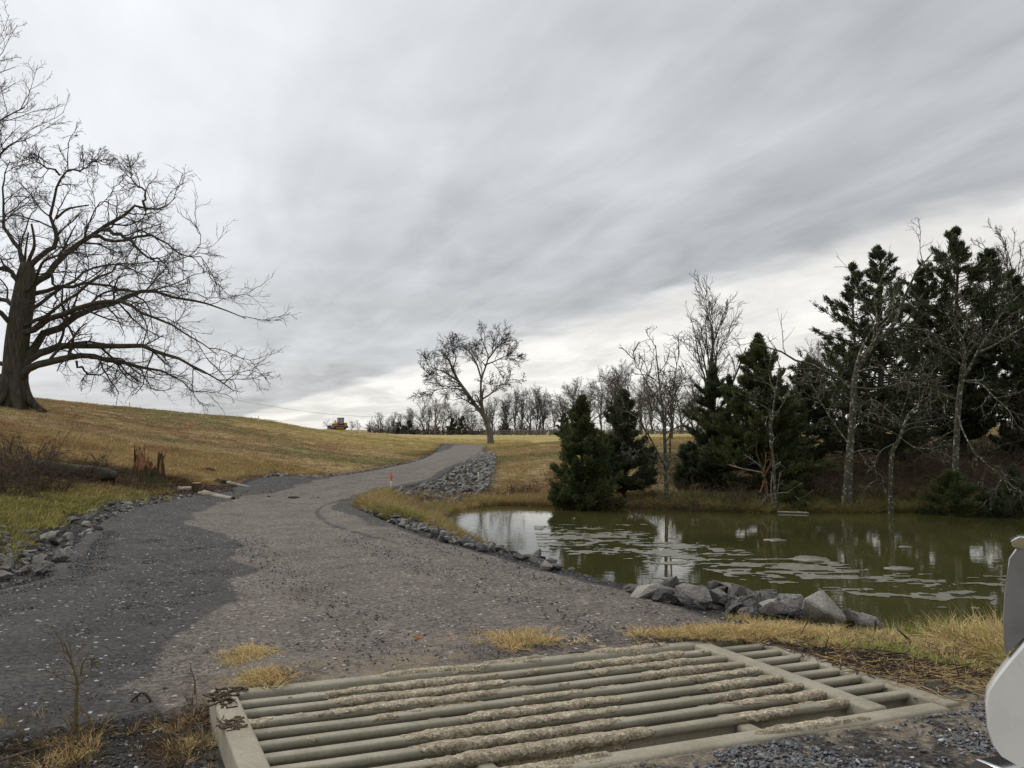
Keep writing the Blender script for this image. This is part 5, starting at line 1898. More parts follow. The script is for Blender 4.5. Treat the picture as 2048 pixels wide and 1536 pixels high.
def loft(name, stations, closed=True, smooth=True):
    """skin a row of equal-length outlines, capped at both ends"""
    S = np.array(stations, float)
    n, k, _ = S.shape
    idx = np.arange(n * k).reshape(n, k)
    q = np.stack([idx[:-1], np.roll(idx[:-1], -1, 1), np.roll(idx[1:], -1, 1), idx[1:]], -1).reshape(-1, 4)
    V = np.concatenate([S.reshape(-1, 3), [S[0].mean(0), S[-1].mean(0)]])
    c0, c1 = n * k, n * k + 1
    t = [[c0, idx[0][(j + 1) % k], idx[0][j]] for j in range(k)] + [[c1, idx[-1][j], idx[-1][(j + 1) % k]] for j in range(k)]
    me = mesh_np(name, V, q, np.array(t), smooth)
    if smooth:
        for p_ in me.polygons:
            if len(p_.vertices) == 3: p_.use_smooth = False
    bm = bmesh.new()
    bm.from_mesh(me)
    bmesh.ops.recalc_face_normals(bm, faces=bm.faces)
    bm.to_mesh(me)
    bm.free()
    return me


def cyl_mesh(name, c0, c1, r0, r1=None, sides=20):
    T = Tubes()
    c0, c1 = np.array(c0, float), np.array(c1, float)
    r1 = r0 if r1 is None else r1
    e = unit(c1 - c0) * .001
    T.add(np.array([c0 - e, c0, c1, c1 + e]), np.array([.001, r0, r1, .001]), sides)
    return T.mesh(name, smooth=False)


# ------------------------------------------------------------------ bulldozer on the skyline
def build_dozer():
    ys_ = np.linspace(70, 190, 121)
    hs_ = H((677 - 1024) / F_PX * ys_, ys_)
    Yd = float(ys_[np.argmax((hs_ - CAM_H) / ys_)]) + 1.0
    b = P(677, 862, Yd)
    root = thing('bulldozer', 'small yellow bulldozer with black blade parked on the hill crest', 'bulldozer', (b[0], b[1], Hs(b[0], b[1]) + .02), math.radians(205))
    root.scale = (Yd / 172.0,) * 3
    for s in (-1, 1):
        pr = []
        for a in np.linspace(0, 2 * np.pi, 25)[:-1]:
            cx = 1.0 if math.cos(a) > 0 else -1.0
            pr.append((cx * .85 + .34 * math.cos(a), .36 + .34 * math.sin(a)))
        me = loft('track', [[(x_, s * .95 + o, z_) for x_, z_ in pr] for o in (-.2, .2)])
        tr = obj('track', me, root, M_BLK)
        obj('track_frame', box_mesh('track_frame', (-.75, s * .95 - .23, .25), (.75, s * .95 + .23, .48), .03), tr, M_YEL)
        obj('blade_arm', box_mesh('blade_arm', (.1, s * .66 - .06, .3), (1.75, s * .66 + .06, .45), .02), root, M_YEL)
    obj('chassis', box_mesh('chassis', (-1.15, -.68, .35), (1.1, .68, .85), .05), root, M_YEL)
    obj('hood', loft('hood', [[(.05, y_, z_) for y_, z_ in ((-.5, .8), (.5, .8), (.5, 1.35), (.38, 1.45), (-.38, 1.45), (-.5, 1.35))], [(1.15, y_, z_) for y_, z_ in ((-.42, .75), (.42, .75), (.42, 1.12), (.32, 1.2), (-.32, 1.2), (-.42, 1.12))]]), root, M_YEL)
    obj('grille', box_mesh('grille', (1.14, -.34, .78), (1.19, .34, 1.08), .01), root, M_BLK)
    obj('exhaust', cyl_mesh('exhaust', (.7, .25, 1.3), (.7, .25, 1.75), .045), root, M_BLK)
    cab = obj('cab', box_mesh('cab', (-.85, -.62, .85), (.1, .62, 1.2), .04), root, M_BLK)
    obj('roof', box_mesh('roof', (-.95, -.7, 2.16), (.18, .7, 2.27), .04), root, M_BLK)
    for x_ in (-.82, .06):
        for y_ in (-.58, .58):
            obj('cab_post', box_mesh('cab_post', (x_ - .045, y_ - .045, 1.15), (x_ + .045, y_ + .045, 2.2), .01), root, M_BLK)
    for y_ in (-.585, .585):
        obj('window', box_mesh('window', (-.77, y_ - .01, 1.22), (.01, y_ + .01, 2.15)), root, M_DGLASS)
    obj('window', box_mesh('window', (.06, -.53, 1.22), (.08, .53, 2.15)), root, M_DGLASS)
    obj('fuel_tank', box_mesh('fuel_tank', (-1.5, -.62, .75), (-.9, .62, 1.35), .09, 3), root, M_YEL)
    obj('ripper_mount', box_mesh('ripper_mount', (-1.75, -.35, .35), (-1.45, .35, .8), .03), root, M_BLK)
    pr = [(math.cos(a) * .55, math.sin(a) * .5) for a in np.linspace(2.35, 3.93, 9)]
    out = [(2.45 + x_, .45 + z_) for x_, z_ in pr] + [(2.45 + x_ - .07, .45 + z_) for x_, z_ in pr[::-1]]
    obj('blade', loft('blade', [[(x_ - .12 * abs(y_) ** 2, y_, z_) for x_, z_ in out] for y_ in (-1.25, -.8, 0, .8, 1.25)]), root, M_BLK)


build_dozer()


# ------------------------------------------------------------------ survey stakes
def stake(px, by, ty, Y, label, orange, w=.045):
    b = P(px, by, Y)
    z = Hs(b[0], b[1])
    hgt = (by - ty) / F_PX * Y
    root = thing('survey_stake', label, 'stake', (b[0], b[1], z), random.uniform(-.4, .4), 'survey stakes')
    root.rotation_euler = (random.uniform(-.03, .03), random.uniform(-.03, .03), random.uniform(-.4, .4))
    w = max(w, 1.3 * Y / F_PX)
    cut = hgt * (1 - orange)

    def tip(bm):
        for v in bm.verts:
            if v.co.z < 0: v.co.x *= .2; v.co.y *= .5
    obj('lath', box_mesh('lath', (-w / 2, -.008, -.12), (w / 2, .008, hgt if not orange else cut + .02), 0, taper_x=tip), root, M_LATH)
    if orange:
        obj('painted_top', box_mesh('painted_top', (-w / 2 - .002, -.010, cut), (w / 2 + .002, .010, hgt), .003), root, M_ORANGE)
        obj('flagging', box_mesh('flagging', (-w / 2 - .012, -.016, cut + .12 * hgt), (w / 2 + .012, .016, cut + .3 * hgt), .004), root, M_ORANGE)


stake(782, 978, 940, 26.2, 'white survey stake with orange top at the bend of the lane', .45)
stake(957, 958, 932, 33.0, 'plain pale survey stake on the slope beside the riprap chute', 0)
stake(380, 868, 847, 48.0, 'survey stake with orange top out on the hillside', .5)
stake(743, 872, 865, 130.0, 'tiny plain survey stake beyond the dozer on the field edge', 0)
stake(259, 814, 803, 82.0, 'faint survey stake with red top on the hill skyline', .6)
stake(517, 842, 834, 92.0, 'faint thin survey stake on the skyline below the oak twigs', 0)

# ------------------------------------------------------------------ utility pole and wire
b = P(50, 800, 96.0)
z0 = Hs(b[0], b[1])
pt = P(48, 700, 96.0)
root = thing('utility_pole', 'reddish wooden utility pole half hidden behind the oak trunk', 'utility pole', (b[0], b[1], z0))
obj('pole', cyl_mesh('pole', (0, 0, -.5), (0, 0, pt[2] - z0 + 1.2), .17, .12, 12), root, M_POLE)
obj('crossarm', box_mesh('crossarm', (-1.2, -.06, pt[2] - z0 + .7), (1.2, .06, pt[2] - z0 + .85), .01), root, M_POLE)
for x_ in (-1.05, 0.3, 1.05):
    obj('insulator', cyl_mesh('insulator', (x_, 0, pt[2] - z0 + .84), (x_, 0, pt[2] - z0 + 1.0), .05, .04, 8), root, M_WIRE)
w0, w1 = np.array([b[0], b[1], pt[2] + .4]), P(870, 826, 232.0)
t = np.linspace(0, 1, 60)[:, None]
wire = w0 * (1 - t) + w1 * t
wire[:, 2] -= (t * (1 - t))[:, 0] * 4 * 3.4
T = Tubes()
T.add(wire, np.full(60, .018), 4)
tag(obj('power_line', T.mesh('power_line', M_WIRE)), 'thin overhead wire sagging from the pole towards the woodland', 'wire')
b2 = P(870, 869, 232.0)
root = thing('utility_pole', 'distant utility pole lost among the woodland edge trees', 'utility pole', (b2[0], b2[1], Hs(b2[0], b2[1])))
obj('pole', cyl_mesh('pole', (0, 0, -.5), (0, 0, w1[2] - Hs(b2[0], b2[1]) + .3), .16, .12, 10), root, M_POLE)
obj('crossarm', box_mesh('crossarm', (-1.0, -.06, w1[2] - Hs(b2[0], b2[1]) - .1), (1.0, .06, w1[2] - Hs(b2[0], b2[1]) + .02), .01), root, M_POLE)

# ------------------------------------------------------------------ rail fence along the field
fa, fb = np.array([-6.0, 214.0]), np.array([52.0, 190.0])
nf = 20
root = thing('rail_fence', 'grey rail fence running along the far side of the golden field', 'fence', (fa[0], fa[1], 0))
fx = fa + (fb - fa) * np.linspace(0, 1, nf + 1)[:, None]
fz = H(fx[:, 0], fx[:, 1])
post_me = box_mesh('post', (-.08, -.08, -.3), (.08, .08, 1.35), .015)
fang = math.atan2(fb[1] - fa[1], fb[0] - fa[0])
bay = np.linalg.norm(fb - fa) / nf
rail_me = box_mesh('rail', (-bay / 2, -.04, -.07), (bay / 2, .04, .07), .01)
for i in range(nf + 1):
    obj('post', post_me, root, M_FENCE, loc=(fx[i][0] - fa[0], fx[i][1] - fa[1], fz[i]), rot=(0, 0, fang))
    if i < nf:
        mid = (fx[i] + fx[i + 1]) / 2 - fa
        for zz in (.45, .85, 1.22):
            sl = math.atan2(fz[i + 1] - fz[i], bay)
            obj('rail', rail_me, root, M_FENCE, loc=(mid[0] + .11 * math.sin(fang), mid[1] - .11 * math.cos(fang), (fz[i] + fz[i + 1]) / 2 + zz), rot=(0, -sl, fang))


# ------------------------------------------------------------------ stump, logs and slabs by the lane
def at_ground(px, py, Y):
    p = P(px, py, Y)
    return np.array([p[0], p[1], Hs(p[0], p[1])])


def jagged_stump(org, R, hgt, seed, peaks, label):
    r = np.random.default_rng(seed)
    root = thing('broken_stump', label, 'stump', org)
    k = 44
    a = np.arange(k) * 2 * np.pi / k
    top = .5 + .12 * r.random(k)
    for pa, ph, pw in peaks:
        da = np.abs((a - pa + np.pi) % (2 * np.pi) - np.pi)
        top = np.maximum(top, ph * np.clip(1 - da / pw, 0, 1) ** .8 + .3 * (da < pw))
    top = np.clip(top * (1 + .16 * r.normal(size=k)), .25, 1.0) * hgt * .92
    rows = []
    flut = 1 + .09 * np.sin(a * 7 + 1) + .05 * r.normal(size=k)
    for f, rf in ((-.08, 1.5), (.06, 1.2), (.2, 1.03), (.5, .93), (.8, .9), (1.0, .86)):
        zz = np.where(f < .3, f * hgt, f * top) if f < .9 else top
        zz = np.maximum(zz, f * hgt * .3) if f < .9 else zz
        rows.append(np.stack([np.cos(a) * R * rf * flut, np.sin(a) * R * rf * flut, zz], 1))
    for f, rf in ((.98, .74), (.6, .62), (.3, .5)):
        rows.append(np.stack([np.cos(a) * R * rf, np.sin(a) * R * rf, top * f], 1))
    S = np.array(rows)
    n = len(rows)
    idx = np.arange(n * k).reshape(n, k)
    q = np.stack([idx[:-1], np.roll(idx[:-1], -1, 1), np.roll(idx[1:], -1, 1), idx[1:]], -1)
    V = np.concatenate([S.reshape(-1, 3), [[0, 0, .2 * hgt]]])
    t = np.array([[n * k, idx[-1][j], idx[-1][(j + 1) % k]] for j in range(k)])
    shell = mesh_np('shell', V, q[:5].reshape(-1, 4), None, smooth=False)
    obj('shell', shell, root, M_ROTTEN)
    obj('heartwood', mesh_np('heartwood', V + np.array([0, 0, -.004]), q[5:].reshape(-1, 4), t, smooth=False), root, M_RED)
    # torn splinters
    for pa, ph, pw in peaks:
        for j in range(7):
            an = pa + r.normal() * pw * .35
            p0 = np.array([math.cos(an) * R * .84, math.sin(an) * R * .84, hgt * ph * .35])
            hh = hgt * ph * (.85 + .3 * r.random()) - p0[2]
            T = Tubes()
            T.add(np.array([p0, p0 + [r.normal() * .02, r.normal() * .02, hh * .6], p0 + [r.normal() * .05, r.normal() * .03, hh]]), np.array([.04, .022, .004]) * (.6 + .5 * r.random()), 5)
            obj('splinter', T.mesh('splinter', M_RED if j % 3 == 0 else M_ROTTEN, smooth=False), root)


jagged_stump(at_ground(297, 945, 24.5), .43, 1.0, 5, [(2.75, 1.0, .62), (-.25, .84, .5)], 'broken rotten stump with torn reddish wood standing on brown litter')


def log(name, label, a, b, ra, rb, mat, flat=1.0, seed=0, cat='log', sink=.3):
    a, b = np.asarray(a, float), np.asarray(b, float)
    r = np.random.default_rng(seed)
    n, k = 14, 12
    t = np.linspace(0, 1, n)
    ax = unit(b - a)
    side = unit(np.cross(ax, [0, 0, 1.0]))
    up = np.cross(side, ax)
    ang = np.arange(k) * 2 * np.pi / k
    st = []
    for i in range(n):
        c = a + (b - a) * t[i] + side * .05 * math.sin(i * .9 + seed) * ra * 3
        rad = (ra + (rb - ra) * t[i]) * (1 + .12 * r.normal(size=k) * .6) * (.8 if i in (0, n - 1) else 1)
        st.append(c + side * (np.cos(ang) * rad)[:, None] + up * (np.sin(ang) * rad * flat)[:, None])
    org = (a + b) / 2
    root = thing(name, label, cat, org)
    me = loft('bark', np.array(st) - org)
    obj('bark', me, root, mat)
    for e, s in ((a, -1), (b, 1)):
        obj('broken_end', cyl_mesh('broken_end', e - org - ax * s * .01, e - org + ax * s * .012, ra * .62 if s < 0 else rb * .62, None, 10), root, M_ROTTEN)
    return root


g0, g1 = at_ground(55, 925, 21.2), at_ground(225, 930, 22.6)
log('rock_ledge', 'long dark mossy rock ledge jutting from the bank towards the stump', g0 + [0, 0, .22], g1 + [0, 0, .2], .46, .34, M_MOSSLOG, .42, 3, 'rock')
g0, g1 = at_ground(355, 955, 23.5), at_ground(398, 958, 23.6)
log('slab_log', 'short weathered slab between the cut stub and the stump', g0 + [0, 0, .06], g1 + [0, 0, .06], .13, .15, M_PLANK, .5, 4)
g0, g1 = at_ground(404, 962, 22.9), at_ground(466, 968, 22.4)
log('slab_log', 'long pale weathered slab lying at the lane edge by the cut stub', g0 + [0, 0, .07], g1 + [0, 0, .05], .17, .12, M_PLANK, .45, 6)
g0, g1 = at_ground(455, 935, 26.5), at_ground(500, 950, 26.0)
log('fallen_limb', 'thin fallen limb on the bank above the pale slab', g0 + [0, 0, .06], g1 + [0, 0, .04], .06, .035, M_SILVER, 1, 7)
p = at_ground(392, 962, 23.3)
root = thing('cut_stub', 'small sawn stub with a pale pink cut face', 'stump', p)
obj('bark', cyl_mesh('bark', (0, 0, -.1), (.02, 0, .24), .13, .12, 14), root, M_ROTTEN)
obj('cut_face', cyl_mesh('cut_face', (.02, 0, .236), (.02, 0, .25), .112, None, 14), root, M_CUT)
for i, (px, py, Y, lab) in enumerate([(420, 922, 29.0, 'dark mole brown root lump on the bank above the slabs'), (440, 940, 26.5, 'low root lump beside the thin fallen limb'), (545, 935, 31.0, 'clod of dark earth on the bank above the lane')]):
    p = at_ground(px, py, Y)
    o = obj('root_lump', rock_mesh('root_lump', 700 + i, .6, 16, .05), mat=M_ROTTEN, loc=tuple(p + [0, 0, .05]), scale=(.6, .4, .45))
    tag(o, lab, 'root')
g0, g1 = at_ground(1695, 992, 26.2), at_ground(1760, 988, 26.6)
log('silver_log', 'silvery fallen log on the bank by the pale leaning trunk', g0 + [0, 0, .08], g1 + [0, 0, .09], .07, .05, M_SILVER, .8, 9)
g0, g1 = G(1555, 1026, WATER_Z), G(1618, 1028, WATER_Z)
log('silver_log', 'silvery pole floating at the far water edge', g0 + [0, 0, .03], g1 + [0, 0, .03], .03, .02, M_SILVER, 1, 10)
g0, g1 = at_ground(1385, 968, 29), at_ground(1425, 962, 29.6)
log('dark_log', 'dark rotten log under the narrow cedar', g0 + [0, 0, .12], g1 + [0, 0, .12], .16, .12, M_ROTTEN, .8, 12)


# the storm-split shrub on the far bank
def split_shrub():
    Y = 25.4
    o = at_ground(1535, 1008, Y)
    root = thing('split_shrub', 'storm split shrub with orange torn wood and grey stems by the water', 'shrub', o)
    r = np.random.default_rng(4)
    tracing = [([(1535, 1005), (1530, 975), (1528, 950), (1520, 925), (1512, 900)], 3, M_TWIG), ([(1535, 1005), (1534, 970), (1525, 950), (1530, 930), (1532, 905)], 2.4, M_RED),
               ([(1520, 985), (1526, 970), (1530, 955)], 2.4, M_RED), ([(1545, 1010), (1542, 980), (1544, 950), (1552, 930), (1562, 925)], 2, M_SILVER), ([(1525, 945), (1500, 940), (1475, 935), (1460, 930)], 1.6, M_SILVER),
               ([(1524, 935), (1505, 920), (1490, 910)], 1.4, M_SILVER), ([(1550, 1012), (1538, 990), (1528, 1000), (1515, 1020)], 1.6, M_SILVER), ([(1548, 1010), (1556, 975), (1560, 945)], 1.6, M_SILVER),
               ([(1530, 950), (1545, 920), (1540, 890)], 1.4, M_RED), ([(1535, 990), (1575, 985), (1600, 1000), (1630, 1012)], 1.4, M_SILVER)]
    for q, w, m in tracing:
        lp = resample(pl(q, Y, r.normal() * .5), 9)
        T = Tubes()
        rad = taper(9, w * .5 * Y / F_PX * 1.2, .008)
        T.add(lp, rad, 5)
        c, rr = grow(lp[None], rad[None], 6, 5, .3, 1, .4, 1.1, .4, .4, .2, 0, .5, .006, r)
        T.add(c, rr, 3)
        obj('torn_stem' if m is M_RED else 'stem', T.mesh('stem', m, o), root)


split_shrub()


# ------------------------------------------------------------------ dead stems and litter round the guard
def traced_stem(name, label, pts, Y, dY, w, mat, seed, twigs=5, cat='branch', group=None, lr=.35):
    r = np.random.default_rng(seed)
    Y = float(ground_hit(*pts[0])[1])
    lp = resample(pl(pts, Y, dY), 10)
    gz = Hs(lp[0][0], lp[0][1])
    lp[:, 2] += (gz - .03 - lp[0][2])
    k = Y / F_PX
    rad = taper(10, w * .5 * k, w * .14 * k)
    root = thing(name, label, cat, (lp[0][0], lp[0][1], gz), group=group)
    o_ = np.array([lp[0][0], lp[0][1], gz])
    T = Tubes()
    T.add(lp, rad, 6)
    obj('stem', T.mesh('stem', mat, o_), root)
    if twigs:
        T = Tubes()
        c, rr = grow(lp[None], rad[None], twigs, 6, .35, 1.0, .5, 1.1, lr, .4, .15, .03, .5, .0028, r)
        T.add(c, rr, 4)
        c2, rr2 = grow(c, rr, 4, 4, .2, 1.0, .4, 1.0, .5, .4, .15, .02, .6, .0018, r)
        T.add(c2, rr2, 3)
        me = T.mesh('twigs', mat, o_)
        obj('twigs', me, root)['kind'] = 'stuff'
    return root


M_SAPLING = simple_mat('sapling_stem', (.1, .075, .035), (.17, .13, .065), 20)
traced_stem('sapling', 'taller leafless sapling growing from the gravel off the curb', [(152, 1480), (152, 1400), (155, 1360), (140, 1310), (128, 1278)], 4.55, .0, 9, M_SAPLING, 1, 12, 'sapling')
traced_stem('sapling', 'lesser leafless sapling forking beside the taller one', [(190, 1475), (182, 1440), (176, 1420), (165, 1415)], 4.5, .0, 7, M_SAPLING, 2, 6, 'sapling')
traced_stem('sapling', 'yellowish forked sapling stem by the rocks off the curb', [(160, 1370), (165, 1320), (180, 1310), (195, 1330)], 4.7, .1, 5, M_SAPLING, 3, 5, 'sapling')
traced_stem('dead_branch', 'dark arched dead stem bowed over the gravel', [(312, 1424), (300, 1395), (286, 1380), (268, 1392), (252, 1408)], 4.75, .0, 9, M_BRAMBLE, 4, 2, 'branch')
traced_stem('sapling', 'thin tan sapling beside the curb bank', [(388, 1410), (390, 1370), (388, 1350), (380, 1330)], 4.9, .0, 5, M_SAPLING, 5, 6, 'sapling')
traced_stem('dead_branch', 'pale curved root trailing down the curb bank', [(340, 1480), (315, 1505), (290, 1520), (265, 1512), (250, 1518)], 4.3, -.05, 4, M_SILVER, 6, 2, 'branch')
traced_stem('dead_branch', 'dead branch lying across the grass in the hollow', [(-40, 1530), (30, 1505), (80, 1490), (110, 1485)], 4.2, .1, 9, M_TWIG, 7, 3, 'branch')
traced_stem('dead_branch', 'tan peeled branch beside the grass tuft in the hollow', [(0, 1545), (60, 1525), (110, 1518), (140, 1535)], 4.05, .05, 7, M_TWIG, 8, 3, 'branch')
stems = [([(1598, 1282), (1602, 1262), (1610, 1245), (1622, 1222)], 7.1, 4, 'dark broken stem upright before the large boulder'), ([(1645, 1306), (1652, 1285), (1658, 1268)], 6.9, 4, 'short dark stem between boulder and guard'),
         ([(1838, 1290), (1815, 1270), (1795, 1252)], 7.0, 8, 'charred leaning branch end in the rim grass'), ([(1830, 1350), (1829, 1325), (1828, 1305)], 6.2, 3.5, 'thin upright stem on the litter by the guard'),
         ([(1925, 1365), (1915, 1335), (1908, 1310)], 6.0, 4, 'dark stem leaning over the litter by the truck'), ([(1945, 1360), (1950, 1340), (1955, 1322)], 6.0, 3, 'slim dark stem beside the leaning one by the truck'),
         ([(1800, 1316), (1840, 1313), (1880, 1318), (1900, 1328)], 6.5, 9, 'thick dead limb lying across the litter'), ([(1780, 1300), (1800, 1330), (1830, 1352)], 6.3, 7, 'grey stick lying towards the guard corner'),
         ([(1660, 1275), (1720, 1272), (1760, 1290)], 7.0, 3, 'thin cane arching over the mud behind the guard'), ([(1935, 1285), (1945, 1268), (1950, 1262)], 6.6, 6, 'charred stick end in the green tuft')]
for i, (q, Y, w, lab) in enumerate(stems):
    traced_stem('dead_branch', lab, q, Y * .98, .0, w, M_TWIG if 'grey' in lab else M_BRAMBLE, 60 + i, 3 if i % 2 else 0, 'branch', lr=.3)
# twig litter
rl = np.random.default_rng(9)


def litter(name, label, cx, cy, sx, sy, n, ln, rad, mat, zoff=.02, seed=0):
    x, y = cx + rl.normal(size=n) * sx, cy + rl.normal(size=n) * sy
    u, v = guard_uv(x, y)
    k = ~((u > .1) & (u < GLEN - .1) & (v > .1) & (v < GWID - .1))
    x, y = x[k], y[k]
    n = len(x)
    z = H(x, y) + zoff * rl.random(n) + .004
    u, v = guard_uv(x, y)
    z = np.where((u > -.02) & (u < GLEN + .02) & (v > -.02) & (v < GWID + .06), TOPZ + .008, z)
    a = rl.random(n) * 6.283
    d = unit(np.stack([np.cos(a), np.sin(a), rl.normal(size=n) * .18], 1))
    L = ln * (.4 + .9 * rl.random(n))
    S = np.stack([np.stack([x, y, z], 1) + d * (L * t)[:, None] + rl.normal(size=(n, 3)) * (L * .05)[:, None] for t in np.linspace(-.5, .5, 4)], 1)
    S[:, :, 2] = np.maximum(S[:, :, 2], (z - .002)[:, None])
    T = Tubes()
    T.add(S, np.full((n, 4), 1.0) * (rad * (.5 + rl.random(n)))[:, None], 4)
    tag(obj(name, T.mesh(name, mat)), label, kind='stuff')


c = G(1690, 1310, 0)
litter('twig_litter', 'dark twigs and broken stalks littering the mud behind the guard', c[0] + .2, c[1] - .05, .75, .4, 900, .22, .0035, M_BRAMBLE)
c = G(1880, 1345, 0)
litter('straw_litter', 'straw and pale stalks over the mud beside the guard end', c[0] - .05, c[1], .45, .35, 700, .16, .0022, simple_mat('straw', (.26, .18, .08), (.42, .31, .15), 20))
litter('straw_litter', 'straw caught on the corner of the guard curb', *(G(500, 1370)[:2]), .16, .07, 130, .12, .0022, bpy.data.materials['straw'], .05)
litter('bark_litter', 'bark scraps lying on the curb of the guard', *(G(455, 1405)[:2]), .1, .1, 70, .12, .006, M_TWIG, .01)
litter('bark_litter', 'bark crumbs heaped against the first bars by the curb', *(G(480, 1462)[:2]), .07, .06, 90, .06, .005, M_TWIG, .01)
c = at_ground(300, 955, 23.8)
litter('leaf_litter', 'dark bark and twig litter round the broken stump', c[0], c[1], 1.6, .9, 900, .28, .012, M_BRAMBLE, .04)

# one curled leaf on the lane
p = G(835, 1283)
z = Hs(p[0], p[1]) + .05
n = 9
t = np.linspace(-1, 1, n)
wv = .022 * (1 - t ** 2) ** .6
V = np.concatenate([np.stack([t * .045, -wv, .012 * t ** 2 + wv * .5], 1), np.stack([t * .045, 0 * t, .012 * t ** 2], 1), np.stack([t * .045, wv, .012 * t ** 2 + wv * .7], 1)])
idx = np.arange(3 * n).reshape(3, n)
q = np.stack([idx[:-1, :-1], idx[:-1, 1:], idx[1:, 1:], idx[1:, :-1]], -1).reshape(-1, 4)
tag(obj('dead_leaf', mesh_np('dead_leaf', V, q), mat=M_LEAF, loc=(p[0], p[1], z + .005), rot=(.2, .1, .5)), 'curled orange brown leaf lying on the bare lane', 'leaf')


# ------------------------------------------------------------------ the parked pickup
def build_truck():
    hd = -GV
    rz = math.atan2(hd[1], hd[0])
    corner = P(1976, 1444, 2.72)            # foremost left point of the bumper
    R = Matrix.Rotation(rz, 3, 'Z')
    loc = Vector((corner[0], corner[1], 0)) - R @ Vector((2.9, .96, 0))
    root = thing('pickup_truck', 'white pickup truck with chrome trimmed headlights parked before the guard', 'pickup truck', (loc.x, loc.y, Hs(loc.x, loc.y)), rz)

    def swept(name, prof, ys, sweep, mat, parent=root, tuck=0.0):
        st = []
        for y_ in ys:
            s = sweep(abs(y_))
            st.append([(x_ - (s if x_ > 1.2 else 0), y_, z_) for x_, z_ in prof])
        return obj(name, loft(name, st), parent, mat)

    ys = [-1.0, -.985, -.95, -.88, -.7, -.4, 0, .4, .7, .88, .95, .985, 1.0]
    bow = lambda a: .03 * a ** 2 + .07 * max(0, (a - .85) / .15) ** 3
    # front bumper skin: bulging white panel
    def rprof(pts, n):
        p = np.array(pts + [pts[0]], float)
        return [tuple(q) for q in p[:-1]]
    bump_p = [(2.25, .80), (2.62, .745), (2.88, .742), (2.925, .75), (2.95, .772), (2.962, .81), (2.966, .88), (2.96, .915), (2.935, .955), (2.885, 1.02), (2.84, 1.075), (2.82, 1.10), (2.25, 1.16)]
    bmp = swept('bumper', bump_p, ys, bow, M_WHITE)
    swept('lower_valance', [(2.5, .42), (2.85, .45), (2.9, .55), (2.89, .68), (2.84, .725), (2.5, .725)], ys, lambda a: bow(a) + .02, M_BLK)
    body_p = [(-2.9, .62), (-2.9, 1.12), (-2.86, 1.2), (1.2, 1.2), (1.25, 1.36), (2.3, 1.40), (2.72, 1.385), (2.80, 1.37), (2.80, 1.08), (2.6, 1.06), (2.6, .6)]
    swept('body', body_p, [-.97, -.96, -.93, -.85, -.5, 0, .5, .85, .93, .96, .97], lambda a: .02 * a + .12 * max(0, (a - .8) / .2) ** 3, M_WHITE)
    hood_p = [(1.25, 1.402), (1.28, 1.47), (2.3, 1.46), (2.72, 1.42), (2.83, 1.375), (2.8, 1.36), (1.3, 1.36)]
    swept('hood', hood_p, [-.9, -.84, -.6, -.3, 0, .3, .6, .84, .9], lambda a: .04 * a + .1 * max(0, (a - .7) / .3) ** 2, M_WHITE)
    for s in (-1, 1):
        lp = [(2.35, 1.16), (2.83, 1.10), (2.895, 1.03), (2.9, 1.12), (2.892, 1.2), (2.875, 1.3), (2.84, 1.345), (2.38, 1.34)]
        yy = [.62, .7, .8, .88, .935, .972, .985]
        hl = obj('headlight', loft('headlight', [[(x_ - (bow(y_) if x_ > 2.6 else 0), s * y_, z_) for x_, z_ in lp] for y_ in yy]), root, M_LENS)
        obj('chrome_trim', loft('chrome_trim', [[(x_ - (bow(y_) if x_ > 2.6 else 0), s * y_, z_) for x_, z_ in [(2.5, 1.338), (2.865, 1.336), (2.87, 1.352), (2.845, 1.366), (2.5, 1.362)]] for y_ in [.6, .75, .88, .95, .985, .992]]), hl, M_CHROME)
        for k, xo in enumerate((2.80, 2.77)):
            obj('reflector', loft('reflector', [[(x_ + xo - 2.8, s * (y_ + .006), z_) for x_, z_ in [(2.66 - .05 * k, 1.09), (2.68 - .05 * k, 1.09), (2.655 - .05 * k, 1.28), (2.635 - .05 * k, 1.28)]] for y_ in (.97, .983)]), hl, M_CHROME)
        for k in range(4):
            xo = 2.40 + .1 * k
            obj('lens_rib', box_mesh('lens_rib', (xo, s * .984 - .006, 1.17 - .03 * k), (xo + .012, s * .984 + .006, 1.33), .003), hl, M_BLK if k % 2 else M_CHROME)
        obj('side_marker', box_mesh('side_marker', (2.45, s * .985 - .008, 1.12), (2.55, s * .985 + .008, 1.25), .005), hl, M_AMBER)
        fl = obj('fog_lamp', loft('fog_lamp', [[(2.83 + .03 * math.cos(a) * 0 + o_, s * .72 + .1 * math.cos(a), .6 + .075 * math.sin(a)) for a in np.linspace(0, 6.283, 19)[:-1]] for o_ in (0, .06)]), root, M_LENS)
        obj('chrome_trim', loft('chrome_trim', [[(x_ - bow(.93), s * y_, z_) for x_, z_ in [(2.72, .70), (2.96, .708), (2.985, .68), (2.97, .63), (2.9, .62), (2.72, .66)]] for y_ in (.8, .9, .965, .985)]), fl, M_CHROME)
    obj('grille', box_mesh('grille', (2.78, -.6, 1.07), (2.86, .6, 1.28), .02), root, M_BLK)
    for z_ in (1.11, 1.175, 1.24):
        obj('grille_bar', box_mesh('grille_bar', (2.85, -.58, z_ - .014), (2.885, .58, z_ + .014), .006), root, M_CHROME)
    cab_p = [(-.75, 1.19), (1.3, 1.37), (.72, 1.88), (.55, 1.93), (-.55, 1.94), (-.68, 1.9)]
    st = []
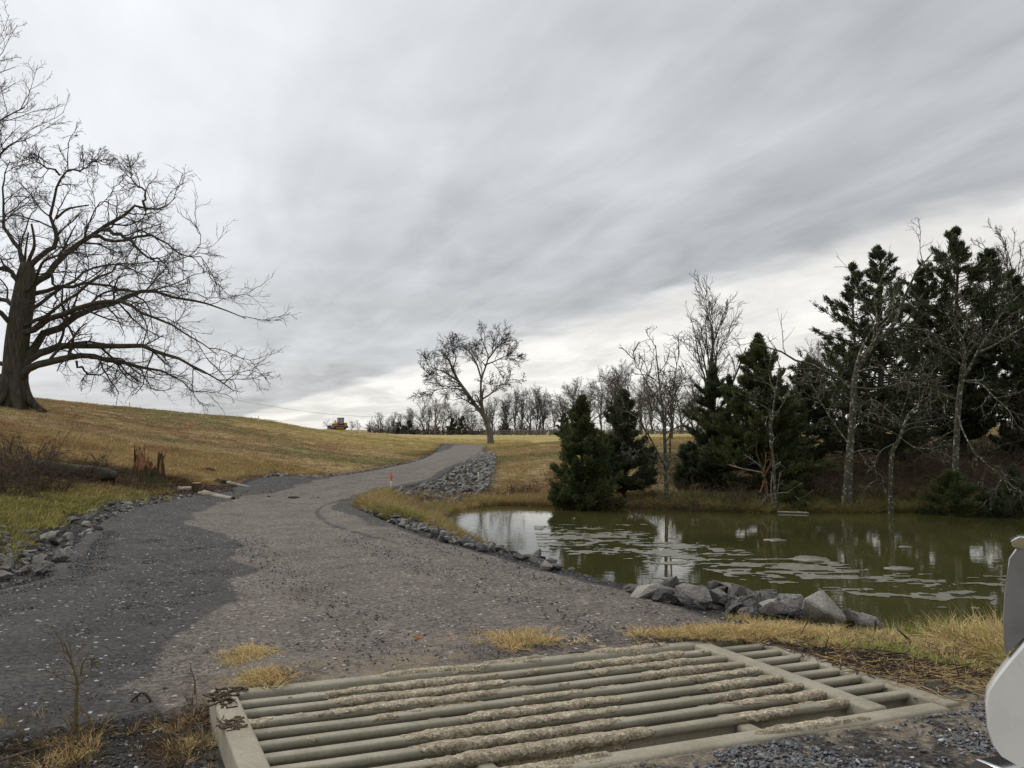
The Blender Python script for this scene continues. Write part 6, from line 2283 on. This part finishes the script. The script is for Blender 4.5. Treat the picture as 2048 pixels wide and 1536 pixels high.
    for y_, k in ((-.93, 0), (-.9, .3), (-.78, .9), (-.7, 1), (0, 1.04), (.7, 1), (.78, .9), (.9, .3), (.93, 0)):
        st.append([(x_, y_, 1.19 + (z_ - 1.19) * (.25 + .75 * k) if z_ > 1.4 else z_) for x_, z_ in cab_p])
    obj('cab', loft('cab', st), root, M_WHITE)
    for s in (-1, 1):
        obj('side_window', loft('side_window', [[(x_, s * (.945 - .2 * (z_ - 1.3) + o_), z_) for x_, z_ in [(-.6, 1.32), (1.05, 1.4), (.62, 1.8), (-.55, 1.84)]] for o_ in (-.03, 0)], smooth=False), root, M_DGLASS)
        dr_ = obj('door', box_mesh('door', (.2, s * .972 - .006, .68), (1.15, s * .972 + .006, 1.3), .004), root, M_WHITE)
        obj('handle', box_mesh('handle', (.28, s * 1.0 - .015, 1.08), (.48, s * 1.0 + .015, 1.11), .008), dr_, M_CHROME)
        obj('mirror', box_mesh('mirror', (.95, s * 1.12 - .1, 1.36), (1.05, s * 1.12 + .1, 1.6), .03), root, M_BLK)
        for wx in (1.95, -1.75):
            w = obj('wheel', None, root, loc=(wx, s * .84, .39)) if False else None
            ty = obj('wheel', cyl_mesh('wheel', (wx, s * .73, .40), (wx, s * .975, .40), .40, None, 28), root, M_RUB)
            obj('rim', cyl_mesh('rim', (wx, s * .92, .40), (wx, s * .985, .40), .24, .22, 20), ty, M_CHROME)
            obj('wheel_arch', cyl_mesh('wheel_arch', (wx, s * .7, .52), (wx, s * .972, .52), .5, None, 28), root, M_BLK)
        obj('tail_light', box_mesh('tail_light', (-2.93, s * .9 - .06, .85), (-2.84, s * .9 + .075, 1.15), .015), root, M_TAIL)
    obj('windscreen', loft('windscreen', [[(1.31 - .6 * t_ + o_, y_ * (1 - .12 * t_), 1.38 + .48 * t_) for y_, t_ in ((-.8, .05), (.8, .05), (.78, .95), (-.78, .95))] for o_ in (0, .03)], smooth=False), root, M_DGLASS)
    obj('bed_floor', box_mesh('bed_floor', (-2.8, -.8, 1.202), (-.8, .8, 1.215), .003), root, M_BLK)
    obj('rear_bumper', box_mesh('rear_bumper', (-3.05, -.95, .5), (-2.9, .95, .68), .03), root, M_CHROME)


build_truck()
